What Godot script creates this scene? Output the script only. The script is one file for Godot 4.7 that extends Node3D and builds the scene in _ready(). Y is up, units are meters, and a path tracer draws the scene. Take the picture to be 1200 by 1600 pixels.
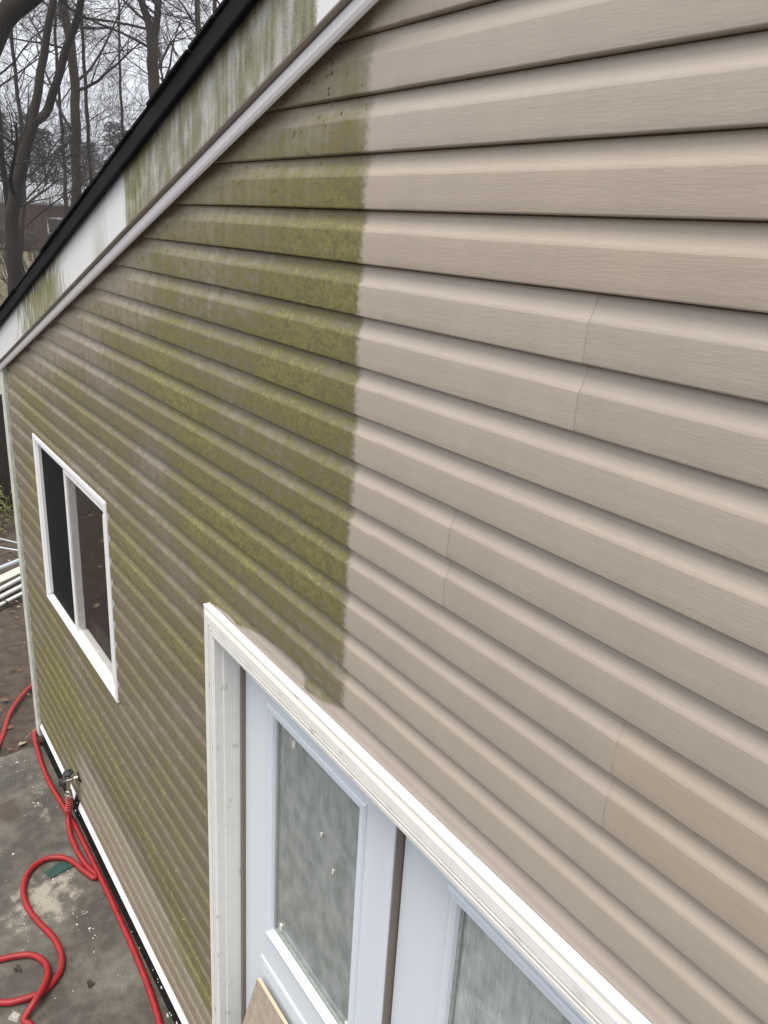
extends Node3D
# A tan vinyl-sided gable wall, half washed clean of algae, seen from a ladder beside it.
# Metres, y up. X runs along the wall, Z comes out of it; Z = 0 is the butt edge of the siding.

const COURSE := 0.1016          # exposure of one siding course
const DATUM := 36.6             # courses from the paving to the first counted butt line
const WALL_L := -5.085
const WALL_R := 7.5
const RIDGE_X := 1.2
const RAKE := 0.34
const RAKE_Y := 4.311           # height of the rake trim's lower edge at X = 0
const SPLIT := -1.30            # left of here the siding carries the algae sheet
const AX := -5.12
const AW := 3.92
const AY := 4.02
const AH := 3.96

var M := {}
var used := {}
var rng := RandomNumberGenerator.new()


func _ready() -> void:
	rng.seed = 41
	# ---- camera
	var cam := Camera3D.new()
	cam.name = "camera"
	cam.fov = 65.25
	cam.near = 0.05
	cam.far = 400.0
	cam.transform = Transform3D(Basis(Vector3(0.573706, 0.056666, -0.817099), Vector3(-0.303542, 0.941277, -0.147847), Vector3(0.760739, 0.332845, 0.557217)), Vector3(0, 3.481, 0.921))
	add_child(cam)
	cam.current = true
	# ---- overcast sky: three times as bright overhead as at the horizon
	var e := Environment.new()
	var sky := ProceduralSkyMaterial.new()
	sky.sky_top_color = lin(1.0, 1.01, 1.03)
	sky.sky_horizon_color = lin(0.36, 0.372, 0.405)
	sky.sky_curve = 0.6
	sky.ground_horizon_color = lin(0.10, 0.095, 0.085)
	sky.ground_bottom_color = lin(0.08, 0.075, 0.065)
	sky.sky_cover = cloud_cover()
	sky.sky_cover_modulate = Color(1, 1, 1, 1)
	e.sky = Sky.new()
	e.sky.sky_material = sky
	e.background_mode = Environment.BG_SKY
	e.fog_enabled = true            # damp winter air: far trunks pale a little
	e.fog_density = 0.0012
	e.fog_light_color = Color(0.86, 0.88, 0.92)
	e.tonemap_mode = Environment.TONE_MAPPER_LINEAR
	e.tonemap_exposure = 2.1
	e.sdfgi_enabled = true
	e.ssao_enabled = true
	e.ssil_enabled = true
	var we := WorldEnvironment.new()
	we.name = "world_environment"
	we.environment = e
	add_child(we)
	# ---- the veiled sun
	var sun := DirectionalLight3D.new()
	sun.name = "sun"
	sun.light_energy = 0.5
	sun.light_angular_distance = 30.0
	sun.light_color = Color(1.0, 0.97, 0.93)
	sun.shadow_enabled = true
	sun.rotation_degrees = Vector3(-70, 22, 0)
	add_child(sun)

	make_materials()
	build_ground()
	build_house()
	build_far_things()
	build_trees()
	build_yard_things()


# ------------------------------------------------------------------ naming and tagging
func numbered(called: String) -> String:
	var n: int = used.get(called, 0)
	used[called] = n + 1
	return called if n == 0 else "%s_%03d" % [called, n]


func tag(o: Node, label := "", category := "", group := "", kind := "") -> void:
	if label: o.set_meta("label", label)
	if category: o.set_meta("category", category)
	if group: o.set_meta("group", group)
	if kind: o.set_meta("kind", kind)


func thing(called: String, label: String, category: String, at := Vector3.ZERO, group := "") -> Node3D:
	var o := Node3D.new()
	o.name = numbered(called)
	o.position = at
	add_child(o)
	tag(o, label, category, group)
	return o


func put(called: String, mesh: Mesh, parent: Node = null) -> MeshInstance3D:
	var o := MeshInstance3D.new()
	o.name = called if parent else numbered(called)
	o.mesh = mesh
	if parent == null:
		add_child(o, true)
	else:
		var n := 0
		for c in parent.get_children():
			if c.has_meta("base_name") and c.get_meta("base_name") == called:
				n += 1
		o.set_meta("base_name", called)
		if n: o.name = "%s_%03d" % [called, n]
		parent.add_child(o, true)
	return o


# ------------------------------------------------------------------ colours and materials
func lin(r: float, g: float, b: float) -> Color:
	return Color(r, g, b).linear_to_srgb()


func mat(called: String, c: Color, rough := 0.6, metal := 0.0) -> StandardMaterial3D:
	var m := StandardMaterial3D.new()
	m.resource_name = called
	m.albedo_color = c
	m.roughness = rough
	m.metallic = metal
	M[called] = m
	return m


func noise(seed_: int, freq: float, octaves := 4, kind := FastNoiseLite.TYPE_SIMPLEX_SMOOTH) -> FastNoiseLite:
	var n := FastNoiseLite.new()
	n.seed = seed_
	n.noise_type = kind
	n.frequency = freq
	n.fractal_octaves = octaves
	if octaves == 1: n.fractal_type = FastNoiseLite.FRACTAL_NONE
	return n


func noise_bytes(n: FastNoiseLite, w: int, h: int, gw: int, gh: int) -> PackedByteArray:
	var im := n.get_image(gw, gh, false, false, true)
	if gw != w or gh != h: im.resize(w, h, Image.INTERPOLATE_CUBIC)
	im.convert(Image.FORMAT_L8)
	return im.get_data()


func tile_bytes(n: FastNoiseLite, w: int, h: int, gw: int, gh: int) -> PackedByteArray:
	var im := n.get_seamless_image(gw, gh, false, false, 0.15, true)
	if gw != w or gh != h: im.resize(w, h, Image.INTERPOLATE_CUBIC)
	im.convert(Image.FORMAT_L8)
	return im.get_data()


func ss(a: float, b: float, x: float) -> float:
	var t := clampf((x - a) / (b - a), 0.0, 1.0)
	return t * t * (3.0 - 2.0 * t)


func lut() -> PackedByteArray:      # linear 0..1 in 1024 steps to sRGB bytes
	var t := PackedByteArray()
	t.resize(1025)
	for i in 1025:
		var v := i / 1024.0
		t[i] = int(clampf((12.92 * v if v < 0.0031308 else 1.055 * pow(v, 1.0 / 2.4) - 0.055) * 255.0 + 0.5, 0, 255))
	return t


func tex(w: int, h: int, data: PackedByteArray, f := Image.FORMAT_RGB8) -> ImageTexture:
	return ImageTexture.create_from_image(Image.create_from_data(w, h, false, f, data))


# a tiled two-tone texture from two layers of seamless noise and fine specks
func mottle(called: String, size: int, a: Color, b: Color, seed_: int, freq := 0.012, speck := 0.15, rough := 0.8, scale := 1.0, bump := 0.0) -> StandardMaterial3D:
	var L := lut()
	var n1 := tile_bytes(noise(seed_, freq, 5), size, size, size, size)
	var n2 := tile_bytes(noise(seed_ + 7, 0.2, 3), size, size, size, size)
	var out := PackedByteArray()
	out.resize(size * size * 3)
	for i in size * size:
		var t := n1[i] / 255.0
		var k := 1.0 + (n2[i] / 255.0 - 0.5) * 2.0 * speck
		out[i * 3] = L[int(clampf(lerpf(a.r, b.r, t) * k, 0, 1) * 1024)]
		out[i * 3 + 1] = L[int(clampf(lerpf(a.g, b.g, t) * k, 0, 1) * 1024)]
		out[i * 3 + 2] = L[int(clampf(lerpf(a.b, b.b, t) * k, 0, 1) * 1024)]
	var m := mat(called, Color.WHITE, rough)
	m.albedo_texture = tex(size, size, out)
	m.uv1_triplanar = true
	m.uv1_world_triplanar = true
	m.uv1_scale = Vector3.ONE * scale
	if bump > 0.0:
		var hb := PackedByteArray()
		hb.resize(size * size)
		for i in size * size: hb[i] = (n1[i] + n2[i] * 2) / 3
		m.heightmap_enabled = true
		m.heightmap_scale = bump
		m.heightmap_texture = tex(size, size, hb, Image.FORMAT_L8)
	return m


func cloud_cover() -> ImageTexture:
	var w := 512
	var h := 256
	var n := FastNoiseLite.new()
	n.seed = 5
	n.frequency = 0.9
	n.fractal_octaves = 5
	var im := Image.create(w, h, false, Image.FORMAT_RGBAF)
	for y in h:
		var el := (0.5 - (y + 0.5) / h) * PI
		for x in w:
			var az := (x + 0.5) / w * TAU
			var d := Vector3(cos(az) * cos(el), sin(el) * 2.2, sin(az) * cos(el))
			var v := clampf(n.get_noise_3dv(d * 1.6) * 0.5 + 0.5, 0, 1)
			var up := clampf(sin(el), 0.0, 1.0)
			var k := (v - 0.3) * (0.10 + 0.25 * up) if el > 0.0 else 0.0
			k = maxf(k, 0.0)
			im.set_pixel(x, y, Color(k, k * 1.01, k * 1.04, 1.0))
	return ImageTexture.create_from_image(im)


func make_materials() -> void:
	make_siding()
	make_fascia()
	make_glass_texture()
	make_casing_texture()
	mat("vinyl_white", lin(0.82, 0.82, 0.83), 0.35)
	mat("door_paint", lin(0.66, 0.715, 0.78), 0.38)
	mat("cream_bead", lin(0.72, 0.66, 0.50), 0.5)
	mat("weatherstrip", lin(0.20, 0.17, 0.14), 0.7)
	mat("dark_gap", lin(0.02, 0.02, 0.02), 0.9)
	mat("screen_black", lin(0.010, 0.011, 0.012), 0.7).metallic_specular = 0.2
	mat("room_brown", lin(0.16, 0.13, 0.10), 0.9)  # plain mid brown of the inside walls, floor and ceiling
	mat("sheathing", lin(0.03, 0.028, 0.026), 0.9)
	mat("soffit_taupe", lin(0.36, 0.32, 0.28), 0.6)
	mat("drip_black", lin(0.005, 0.0055, 0.007), 0.6).metallic_specular = 0.15
	mottle("shingle_black", 256, Color(0.006, 0.007, 0.008), Color(0.017, 0.018, 0.021), 3, 0.05, 0.5, 0.9, 3.0, 0.1).metallic_specular = 0.2
	mottle("foundation_tar", 256, Color(0.006, 0.006, 0.006), Color(0.022, 0.021, 0.020), 9, 0.05, 0.6, 0.8, 3.0, 0.3).metallic_specular = 0.15
	mottle("bark", 256, Color(0.024, 0.019, 0.014), Color(0.058, 0.047, 0.035), 13, 0.06, 0.4, 0.95, 1.2, 1.0)
	mottle("dark_bark", 256, Color(0.013, 0.011, 0.008), Color(0.032, 0.026, 0.020), 14, 0.06, 0.4, 0.95, 1.6, 1.0)
	mat("twig", lin(0.024, 0.020, 0.018), 0.9)
	mat("brush_twig", lin(0.070, 0.055, 0.042), 0.9)
	mat("needles", lin(0.022, 0.030, 0.018), 0.9)
	mat("moss_leaf", lin(0.11, 0.12, 0.035), 0.85)
	mottle("dirt", 512, Color(0.030, 0.022, 0.016), Color(0.085, 0.062, 0.045), 21, 0.02, 0.6, 0.95, 0.7, 1.2)
	mat("grass_blade", lin(0.10, 0.105, 0.045), 0.9)
	mat("leaf_brown", lin(0.13, 0.075, 0.04), 0.85)
	mat("leaf_dark", lin(0.035, 0.026, 0.018), 0.8)
	mat("leaf_pale", lin(0.30, 0.24, 0.16), 0.85)
	var hose := mottle("hose_red", 256, Color(0.20, 0.0035, 0.006), Color(0.34, 0.006, 0.010), 33, 0.03, 0.25, 0.55, 2.0)
	hose.clearcoat_enabled = true
	hose.clearcoat = 0.12
	hose.clearcoat_roughness = 0.3
	mat("hose_pale_red", lin(0.50, 0.10, 0.10), 0.4)
	mat("chrome", lin(0.62, 0.61, 0.58), 0.28, 1.0)
	mat("black_plastic", lin(0.012, 0.012, 0.013), 0.4)
	mat("green_scrap", lin(0.010, 0.050, 0.040), 0.55)
	mat("chip_white", lin(0.62, 0.61, 0.57), 0.8)
	mottle("board_face", 256, Color(0.25, 0.205, 0.165), Color(0.38, 0.32, 0.265), 31, 0.03, 0.2, 0.85, 2.5, 0.05)
	mat("board_edge", lin(0.62, 0.52, 0.37), 0.8)
	mat("plank_grey", lin(0.45, 0.45, 0.44), 0.6)
	mat("plank_pale", lin(0.55, 0.51, 0.42), 0.75)
	mat("pipe_metal", lin(0.55, 0.58, 0.62), 0.35, 0.8)
	mat("barn_red", lin(0.115, 0.060, 0.055), 0.9)
	mat("barn_roof", lin(0.33, 0.35, 0.38), 0.6)
	mat("car_paint", lin(0.03, 0.033, 0.04), 0.25)
	mat("car_glass", lin(0.05, 0.06, 0.07), 0.08)
	mat("tyre", lin(0.015, 0.015, 0.015), 0.9)
	mottle("lawn", 256, Color(0.055, 0.060, 0.025), Color(0.14, 0.11, 0.06), 27, 0.02, 0.5, 0.95, 0.3)
	mottle("stone_grey", 256, Color(0.25, 0.24, 0.21), Color(0.42, 0.40, 0.36), 28, 0.05, 0.3, 0.9, 4.0)
	mottle("corner_green", 256, Color(0.72, 0.72, 0.68), Color(0.44, 0.45, 0.36), 29, 0.02, 0.2, 0.5, 1.5)
	mottle("spacer_grey", 256, Color(0.22, 0.25, 0.235), Color(0.34, 0.37, 0.35), 30, 0.05, 0.25, 0.5, 4.0)
	mat("suds", lin(0.55, 0.55, 0.54), 0.5)  # white of the suds and of the glint dots on the laps
	var pane := StandardMaterial3D.new()
	pane.resource_name = "window_glass"
	pane.albedo_color = Color(0.10, 0.14, 0.14, 0.06)
	pane.transparency = BaseMaterial3D.TRANSPARENCY_ALPHA
	pane.roughness = 0.03
	M["window_glass"] = pane
	make_concrete()


func make_siding() -> void:
	var L := lut()
	# clean vinyl, one tile of half a metre: faint cloudiness in the colour, wood-grain embossing in the relief
	var s := 1024
	var c1 := tile_bytes(noise(2, 0.006, 5), s, s, s, s)
	var c3 := tile_bytes(noise(7, 0.035, 4), s, s, s, 96)
	var c2 := tile_bytes(noise(3, 0.25, 2), s, s, s, s)
	var g1 := tile_bytes(noise(4, 0.15, 3), s, s, 72, s)
	var g2 := tile_bytes(noise(6, 0.05, 3), s, s, 96, s)
	var col := PackedByteArray()
	col.resize(s * s * 3)
	var hei := PackedByteArray()
	hei.resize(s * s)
	for i in s * s:
		var k := 1.0 + (c1[i] / 255.0 - 0.5) * 0.07 + (c2[i] / 255.0 - 0.5) * 0.06 + (c3[i] / 255.0 - 0.5) * 0.03
		if c1[i] > 150 and c2[i] > 238: k *= 0.80
		col[i * 3] = L[int(0.380 * k * 1024)]
		col[i * 3 + 1] = L[int(0.333 * k * 1024)]
		col[i * 3 + 2] = L[int(0.281 * k * 1024)]
		var gr := absf(g1[i] / 255.0 - 0.5) * 2.0
		hei[i] = int(clampf((1.0 - pow(1.0 - gr, 3.0)) * 190.0 + g2[i] * 0.25, 0, 255))
	var m: StandardMaterial3D
	var shared := tex(s, s, col)
	var grain := tex(s, s, hei, Image.FORMAT_L8)
	for v in 3:          # panels from different cartons differ a little
		m = mat("siding_clean" if v == 0 else "siding_clean_%d" % v, TONES[v], 0.42)
		m.albedo_texture = shared
		m.heightmap_enabled = true
		m.heightmap_scale = 0.016
		m.heightmap_texture = grain
	# the algae sheet, one picture laid once over the left of the wall
	var w := 1536
	var h := 1536
	var nA := noise_bytes(noise(11, 0.011, 4), w, h, 384, 768)       # blotches
	var nB := noise_bytes(noise(12, 0.055, 3), w, h, w, 96)          # runs down the wall
	var nC := noise_bytes(noise(13, 0.20, 3), w, h, 900, h)            # grain
	var nD := noise_bytes(noise(14, 0.004, 3), w, h, 384, 384)       # broad patches
	var nE := noise_bytes(noise(15, 0.09, 2), w, h, 640, h)            # colonies
	var out := PackedByteArray()
	out.resize(w * h * 3)
	var rough := PackedByteArray()
	rough.resize(w * h)
	var relief := PackedByteArray()
	relief.resize(w * h)
	var clean := Color(0.380, 0.333, 0.281)
	var film := Color(0.146, 0.123, 0.078)
	var green := Color(0.142, 0.128, 0.046)
	var bright := Color(0.185, 0.174, 0.080)
	for j in h:
		var y := AY - (j + 0.5) / h * AH
		var down := DATUM - y / COURSE
		var q := down - floorf(down)
		var course := floorf(down)
		# how much grows at this height of a course: little under the lap, patchy on the curved neck, most on the flat
		var phase := lerpf(0.50, 0.70, ss(0.05, 0.40, q)) + 0.38 * ss(0.39, 0.46, q)
		phase = minf(1.0, phase + 0.22 * (1.0 - ss(1.7, 2.7, y)) * (1.0 - ss(0.39, 0.46, q)))  # towards the foot of the wall the necks get darker
		var neck := ss(0.12, 0.22, q) * (1.0 - ss(0.40, 0.44, q))
		var edge_shift := (nB[int(fposmod(course * 37.0, 90.0)) * w + 40] / 255.0 - 0.5) * 0.012
		for i in w:
			var o := j * w + i
			var x := AX + (i + 0.5) / w * AW
			var a := nA[o] / 255.0
			var b := nB[o] / 255.0
			var c := nC[o] / 255.0
			var d := nD[o] / 255.0
			var f := nE[o] / 255.0
			var below := RAKE_Y + RAKE * x - y
			var dens := lerpf(0.42, 1.0, ss(0.0, 0.42, below + (b - 0.5) * 0.20))
			dens *= 1.0 - ss(-1.402, -1.372, x + edge_shift + (f - 0.5) * 0.010 + (c - 0.5) * 0.022 + (a - 0.5) * 0.02)
			# washed low strip by the tap
			var strip_top := 0.57 + (b - 0.5) * 0.05 - 0.10 * ss(-2.8, -2.4, x) + (a - 0.5) * 0.06
			var washed := (1.0 - ss(strip_top - 0.04, strip_top + 0.05, y)) * ss(-4.25, -3.95, x + (a - 0.5) * 0.3)
			dens *= 1.0 - 0.52 * washed
			# splash line just over the door casing
			var lip := 2.345 + 0.045 * absf(sin(x * 9.0 + a * 3.0)) * ss(-2.12, -1.9, x)
			var splash := (1.0 - ss(lip - 0.006, lip + 0.006, y)) * ss(2.30, 2.31, y) * ss(-2.14, -2.10, x)
			dens *= 1.0 - 0.92 * splash
			# broad regions of green
			var gx := 0.20 + 0.16 * ss(1.9, 2.6, y) + 0.55 * ss(-3.3, -1.7, x) * ss(2.2, 3.0, y)
			gx += 0.25 * ss(2.7, 3.1, y) * (1.0 - ss(-3.4, -2.4, x))
			gx += 0.50 * exp(-(pow((x + 4.5) / 0.55, 2.0) + pow((y - 0.75) / 0.40, 2.0)))
			gx += 0.22 * ss(-2.0, -1.5, x)
			var streak := exp(-pow((y - 0.74 + 0.25 * ss(-2.5, -2.25, x)) / 0.085, 2.0)) * ss(-4.5, -4.1, x)
			gx += 0.6 * streak
			gx -= 0.22 * exp(-(pow((x + 2.7) / 0.7, 2.0) + pow((y - 1.75) / 0.55, 2.0)))
			gx += 0.35 * ss(-1.95, -1.6, x) * exp(-pow((y - 2.43) / 0.12, 2.0))
			gx = clampf(gx * (1.0 - 0.85 * washed) + (d - 0.5) * 0.6 + (a - 0.5) * 1.1 + (f - 0.5) * 0.5, 0.0, 1.0)
			dens *= clampf(1.0 + (a - 0.5) * 0.75 + (b - 0.5) * 0.12 + (f - 0.5) * 0.45 + 0.3 * streak, 0.35, 1.3)
			var amount := clampf(dens * (phase + neck * (f * 0.5 + c * 0.5 - 0.42) * 0.8) + (c - 0.5) * 0.5 * dens, 0.0, 1.0)
			rough[o] = int(107.0 + 97.0 * minf(dens, 1.0))
			relief[o] = int(clampf(127.0 + (c - 0.5) * 254.0 * minf(dens, 1.0), 0, 255))
			var gg := clampf(amount * (gx * 1.15 + (f - 0.5) * 0.5 + (c - 0.5) * 0.5), 0.0, 1.0)
			var k := 1.0 + ((c - 0.5) * 0.70 + (f - 0.5) * 0.50 + (a - 0.5) * 0.40) * dens
			var r0 := lerpf(clean.r, film.r, amount)
			var g0 := lerpf(clean.g, film.g, amount)
			var b0 := lerpf(clean.b, film.b, amount)
			var tip := neck * ss(0.45, 0.65, f * 0.4 + c * 0.6) * 0.6
			r0 = lerpf(r0, lerpf(green.r, bright.r, tip), gg) * k
			g0 = lerpf(g0, lerpf(green.g, bright.g, tip), gg) * k
			b0 = lerpf(b0, lerpf(green.b, bright.b, tip), gg) * k
			if dens > 0.15 and c * 0.6 + f * 0.4 > 0.76 - 0.05 * a:     # black mould specks
				r0 *= 0.55
				g0 *= 0.55
				b0 *= 0.5
			out[o * 3] = L[int(clampf(r0, 0, 1) * 1024)]
			out[o * 3 + 1] = L[int(clampf(g0, 0, 1) * 1024)]
			out[o * 3 + 2] = L[int(clampf(b0, 0, 1) * 1024)]
	var im := Image.create_from_data(w, h, false, Image.FORMAT_RGB8, out)
	# separate dark specks near the top and pale splashes of wash water lower down
	var r := RandomNumberGenerator.new()
	r.seed = 8
	for p in MOULD: dot(im, p, -1.0, 1, Color(0.12, 0.11, 0.08), true)
	shared = ImageTexture.create_from_image(im)
	grain = tex(w, h, relief, Image.FORMAT_L8)
	var dull := tex(w, h, rough, Image.FORMAT_L8)
	for v in 3:
		m = mat("siding_algae" if v == 0 else "siding_algae_%d" % v, TONES[v], 1.0)
		m.roughness_texture = dull
		m.roughness_texture_channel = BaseMaterial3D.TEXTURE_CHANNEL_RED
		m.albedo_texture = shared
		m.texture_repeat = false
		m.heightmap_enabled = true
		m.heightmap_scale = 0.03
		m.heightmap_texture = grain


func dot(im: Image, at: Vector2, under_rake: float, r: int, c: Color, round_: bool) -> void:
	var y := at.y if under_rake < 0.0 else RAKE_Y + RAKE * at.x - under_rake
	var px := int((at.x - AX) / AW * im.get_width())
	var py := int((AY - y) / AH * im.get_height())
	for dx in range(-r, r + 1):
		for dy in range(-r, r + 1):
			if (not round_ and dx != 0) or dx * dx + dy * dy > r * r: continue
			if px + dx >= 0 and px + dx < im.get_width() and py + dy >= 0 and py + dy < im.get_height():
				im.set_pixel(px + dx, py + dy, c)


func make_fascia() -> void:
	# X from -5.5 to -1.2, height 0.2 above the rake line: washed white, and three stretches still dirty
	var L := lut()
	var w := 1720
	var h := 80
	var nB := noise_bytes(noise(51, 0.09, 3), w, h, w, 12)
	var nC := noise_bytes(noise(52, 0.45, 3), w, h, w, h)
	var nA := noise_bytes(noise(53, 0.02, 3), w, h, w, h)
	var nF := noise_bytes(noise(54, 0.035, 3), w, h, w, 8)
	var out := PackedByteArray()
	out.resize(w * h * 3)
	for j in h:
		var v := 1.0 - (j + 0.5) / h
		for i in w:
			var o := j * w + i
			var x := -5.5 + (i + 0.5) / w * 4.3
			var a := nA[o] / 255.0
			var b := nB[o] / 255.0
			var c := nC[o] / 255.0
			var f := nF[o] / 255.0
			var xs := x + (c - 0.5) * 0.03 + (b - 0.5) * 0.02
			var big := ss(-2.675, -2.655, xs) * (1.0 - ss(-1.515, -1.50, xs))
			var left := ss(-4.45, -4.05, x + (b - 0.5) * 0.5) * (1.0 - ss(-3.62, -3.40, x + (b - 0.5) * 0.35)) * ss(0.15, 0.55, 1.15 - v + (b - 0.5) * 0.7)
			var faint := ss(-3.08, -2.98, x) * (1.0 - ss(-2.95, -2.84, x)) * 0.35 * (1.0 - v)
			var amount := clampf(big * (0.95 + (b - 0.5) * 0.22 + (f - 0.5) * 0.2 + (a - 0.5) * 0.5 + (c - 0.5) * 0.4) + left * (0.95 + (b - 0.5) * 0.9 + (c - 0.5) * 0.4) + faint, 0, 1)
			var greenness := clampf(0.25 + 0.75 * (1.0 - ss(-2.62, -2.35, x)) + (a - 0.5) * 0.8 + (f - 0.5) * 0.6, 0, 1)
			var dr := lerpf(0.215, 0.205, greenness)
			var dg := lerpf(0.210, 0.205, greenness)
			var db := lerpf(0.140, 0.072, greenness)
			var dark := 1.0 - 0.68 * ss(0.50, 0.80, b * 0.26 + f * 0.12 + a * 0.16 + c * 0.50) * amount
			var pale := ss(0.58, 0.78, c * 0.65 + (1.0 - b) * 0.35) * big * 0.8
			var k := lerpf(amount, amount * 0.4, pale)
			out[o * 3] = L[int(clampf(lerpf(0.72, dr, k) * dark, 0, 1) * 1024)]
			out[o * 3 + 1] = L[int(clampf(lerpf(0.74, dg, k) * dark, 0, 1) * 1024)]
			out[o * 3 + 2] = L[int(clampf(lerpf(0.75, db, k) * dark, 0, 1) * 1024)]
	var m := mat("fascia", Color.WHITE, 0.45)
	m.albedo_texture = tex(w, h, out)
	m.texture_repeat = false


func make_glass_texture() -> void:
	# glass filmed with dried dirt and dew over a fine screen
	var L := lut()
	var w := 512
	var h := 768
	var nA := noise_bytes(noise(61, 0.010, 4), w, h, w, h)
	var nB := noise_bytes(noise(62, 0.16, 3), w, h, w, 40)
	var nC := noise_bytes(noise(63, 0.4, 2), w, h, w, h)
	var out := PackedByteArray()
	out.resize(w * h * 3)
	for j in h:
		for i in w:
			var o := j * w + i
			var a := nA[o] / 255.0
			var b := nB[o] / 255.0
			var c := nC[o] / 255.0
			var weave := (0.5 + 0.5 * sin((i + j * 0.5) * 1.35)) * (0.5 + 0.5 * sin((i - j * 0.6) * 0.9))
			var film := clampf(0.40 + (a - 0.5) * 0.85 + (b - 0.5) * 0.55 + (c - 0.5) * 0.35 + (weave - 0.25) * 0.30, 0, 1)
			out[o * 3] = L[int(lerpf(0.26, 0.54, film) * 1024)]
			out[o * 3 + 1] = L[int(lerpf(0.30, 0.575, film) * 1024)]
			out[o * 3 + 2] = L[int(lerpf(0.29, 0.57, film) * 1024)]
	var film_picture := tex(w, h, out)
	var m := mat("dirty_glass", Color(0.86, 0.86, 0.86), 0.16)
	m.albedo_texture = film_picture
	m = mat("sky_pale_glass", Color.WHITE, 0.16)  # right pane: same film, sky reflection put into its paler colour
	m.albedo_texture = film_picture


func make_casing_texture() -> void:
	# white casing with grey scuffs that run along it (U along the length)
	var L := lut()
	var w := 1024
	var h := 128
	var nA := noise_bytes(noise(71, 0.06, 4), w, h, 128, h)
	var nB := noise_bytes(noise(72, 0.02, 3), w, h, w, h)
	var nC := noise_bytes(noise(73, 0.4, 2), w, h, w, h)
	var out := PackedByteArray()
	out.resize(w * h * 3)
	for o in w * h:
		var scuff := ss(0.68, 0.84, nA[o] / 255.0) * ss(0.50, 0.75, nB[o] / 255.0) * 0.28
		scuff += ss(0.82, 0.92, nC[o] / 255.0) * ss(0.60, 0.85, nB[o] / 255.0) * 0.10
		var k := 1.0 - clampf(scuff, 0, 0.8) - (nB[o] / 255.0 - 0.5) * 0.07
		out[o * 3] = L[int(clampf(0.74 * k, 0, 1) * 1024)]
		out[o * 3 + 1] = L[int(clampf(0.74 * k, 0, 1) * 1024)]
		out[o * 3 + 2] = L[int(clampf(0.715 * k, 0, 1) * 1024)]
	var m := mat("casing_white", Color.WHITE, 0.4)
	m.albedo_texture = tex(w, h, out)


func make_concrete() -> void:
	var L := lut()
	var s := 1024          # laid once: X from -5.2 to -2.4, Z from -0.1 to 2.7
	var nA := noise_bytes(noise(81, 0.006, 5), s, s, s, s)
	var nB := noise_bytes(noise(82, 0.03, 4), s, s, s, s)
	var nC := noise_bytes(noise(83, 0.4, 2), s, s, s, s)
	var out := PackedByteArray()
	out.resize(s * s * 3)
	for j in s:
		var z := -0.1 + (j + 0.5) / s * 2.8
		for i in s:
			var o := j * s + i
			var x := -5.2 + (i + 0.5) / s * 2.8
			var a := nA[o] / 255.0
			var b := nB[o] / 255.0
			var c := nC[o] / 255.0
			var bare := 0.9 * exp(-(pow((x + 3.68) / 0.20, 2.0) + pow((z - 0.33) / 0.20, 2.0))) + 0.55 * exp(-(pow((x + 4.45) / 0.30, 2.0) + pow((z - 0.16) / 0.05, 2.0)))
			bare = ss(0.35, 0.75, bare * 0.72 + (b - 0.5) * 0.9 + (a - 0.5) * 0.3 + (c - 0.5) * 0.5)
			var stain := exp(-(pow((x + 4.48) / 0.16, 2.0) + pow((z - 0.34) / 0.10, 2.0)))
			stain = ss(0.45, 0.8, stain + (b - 0.5) * 0.8)
			var t := clampf(0.38 + (a - 0.5) * 1.3 + (b - 0.5) * 0.9, 0, 1)
			var k := 1.0 + (c - 0.5) * 0.9
			if c > 0.86: k *= 1.5
			if c < 0.12: k *= 0.6
			var r0 := lerpf(lerpf(0.058, 0.140, t), 0.36, bare * 0.75)
			var g0 := lerpf(lerpf(0.052, 0.128, t), 0.33, bare * 0.75)
			var b0 := lerpf(lerpf(0.043, 0.108, t), 0.28, bare * 0.75)
			r0 = lerpf(r0, 0.055, stain * 0.8) * k
			g0 = lerpf(g0, 0.036, stain * 0.8) * k
			b0 = lerpf(b0, 0.022, stain * 0.8) * k
			out[o * 3] = L[int(clampf(r0, 0, 1) * 1024)]
			out[o * 3 + 1] = L[int(clampf(g0, 0, 1) * 1024)]
			out[o * 3 + 2] = L[int(clampf(b0, 0, 1) * 1024)]
	var hb := PackedByteArray()
	hb.resize(s * s)
	for o in s * s: hb[o] = (nB[o] * 2 + nC[o]) / 3
	var m := mat("concrete", Color.WHITE, 0.6)
	m.albedo_texture = tex(s, s, out)
	m.heightmap_enabled = true
	m.heightmap_scale = 0.4
	m.heightmap_texture = tex(s, s, hb, Image.FORMAT_L8)
	m.texture_repeat = true


# ------------------------------------------------------------------ mesh helpers
func begin() -> SurfaceTool:
	var st := SurfaceTool.new()
	st.begin(Mesh.PRIMITIVE_TRIANGLES)
	st.set_smooth_group(-1)
	return st


func done(st: SurfaceTool, m: String, mesh: ArrayMesh = null) -> ArrayMesh:
	st.generate_normals()
	st.set_material(M[m])
	return st.commit(mesh) if mesh else st.commit()


func tri(st: SurfaceTool, a: Vector3, b: Vector3, c: Vector3) -> void:
	st.add_vertex(a)
	st.add_vertex(b)
	st.add_vertex(c)


func quad(st: SurfaceTool, a: Vector3, b: Vector3, c: Vector3, d: Vector3) -> void:
	tri(st, a, b, c)
	tri(st, a, c, d)


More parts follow.
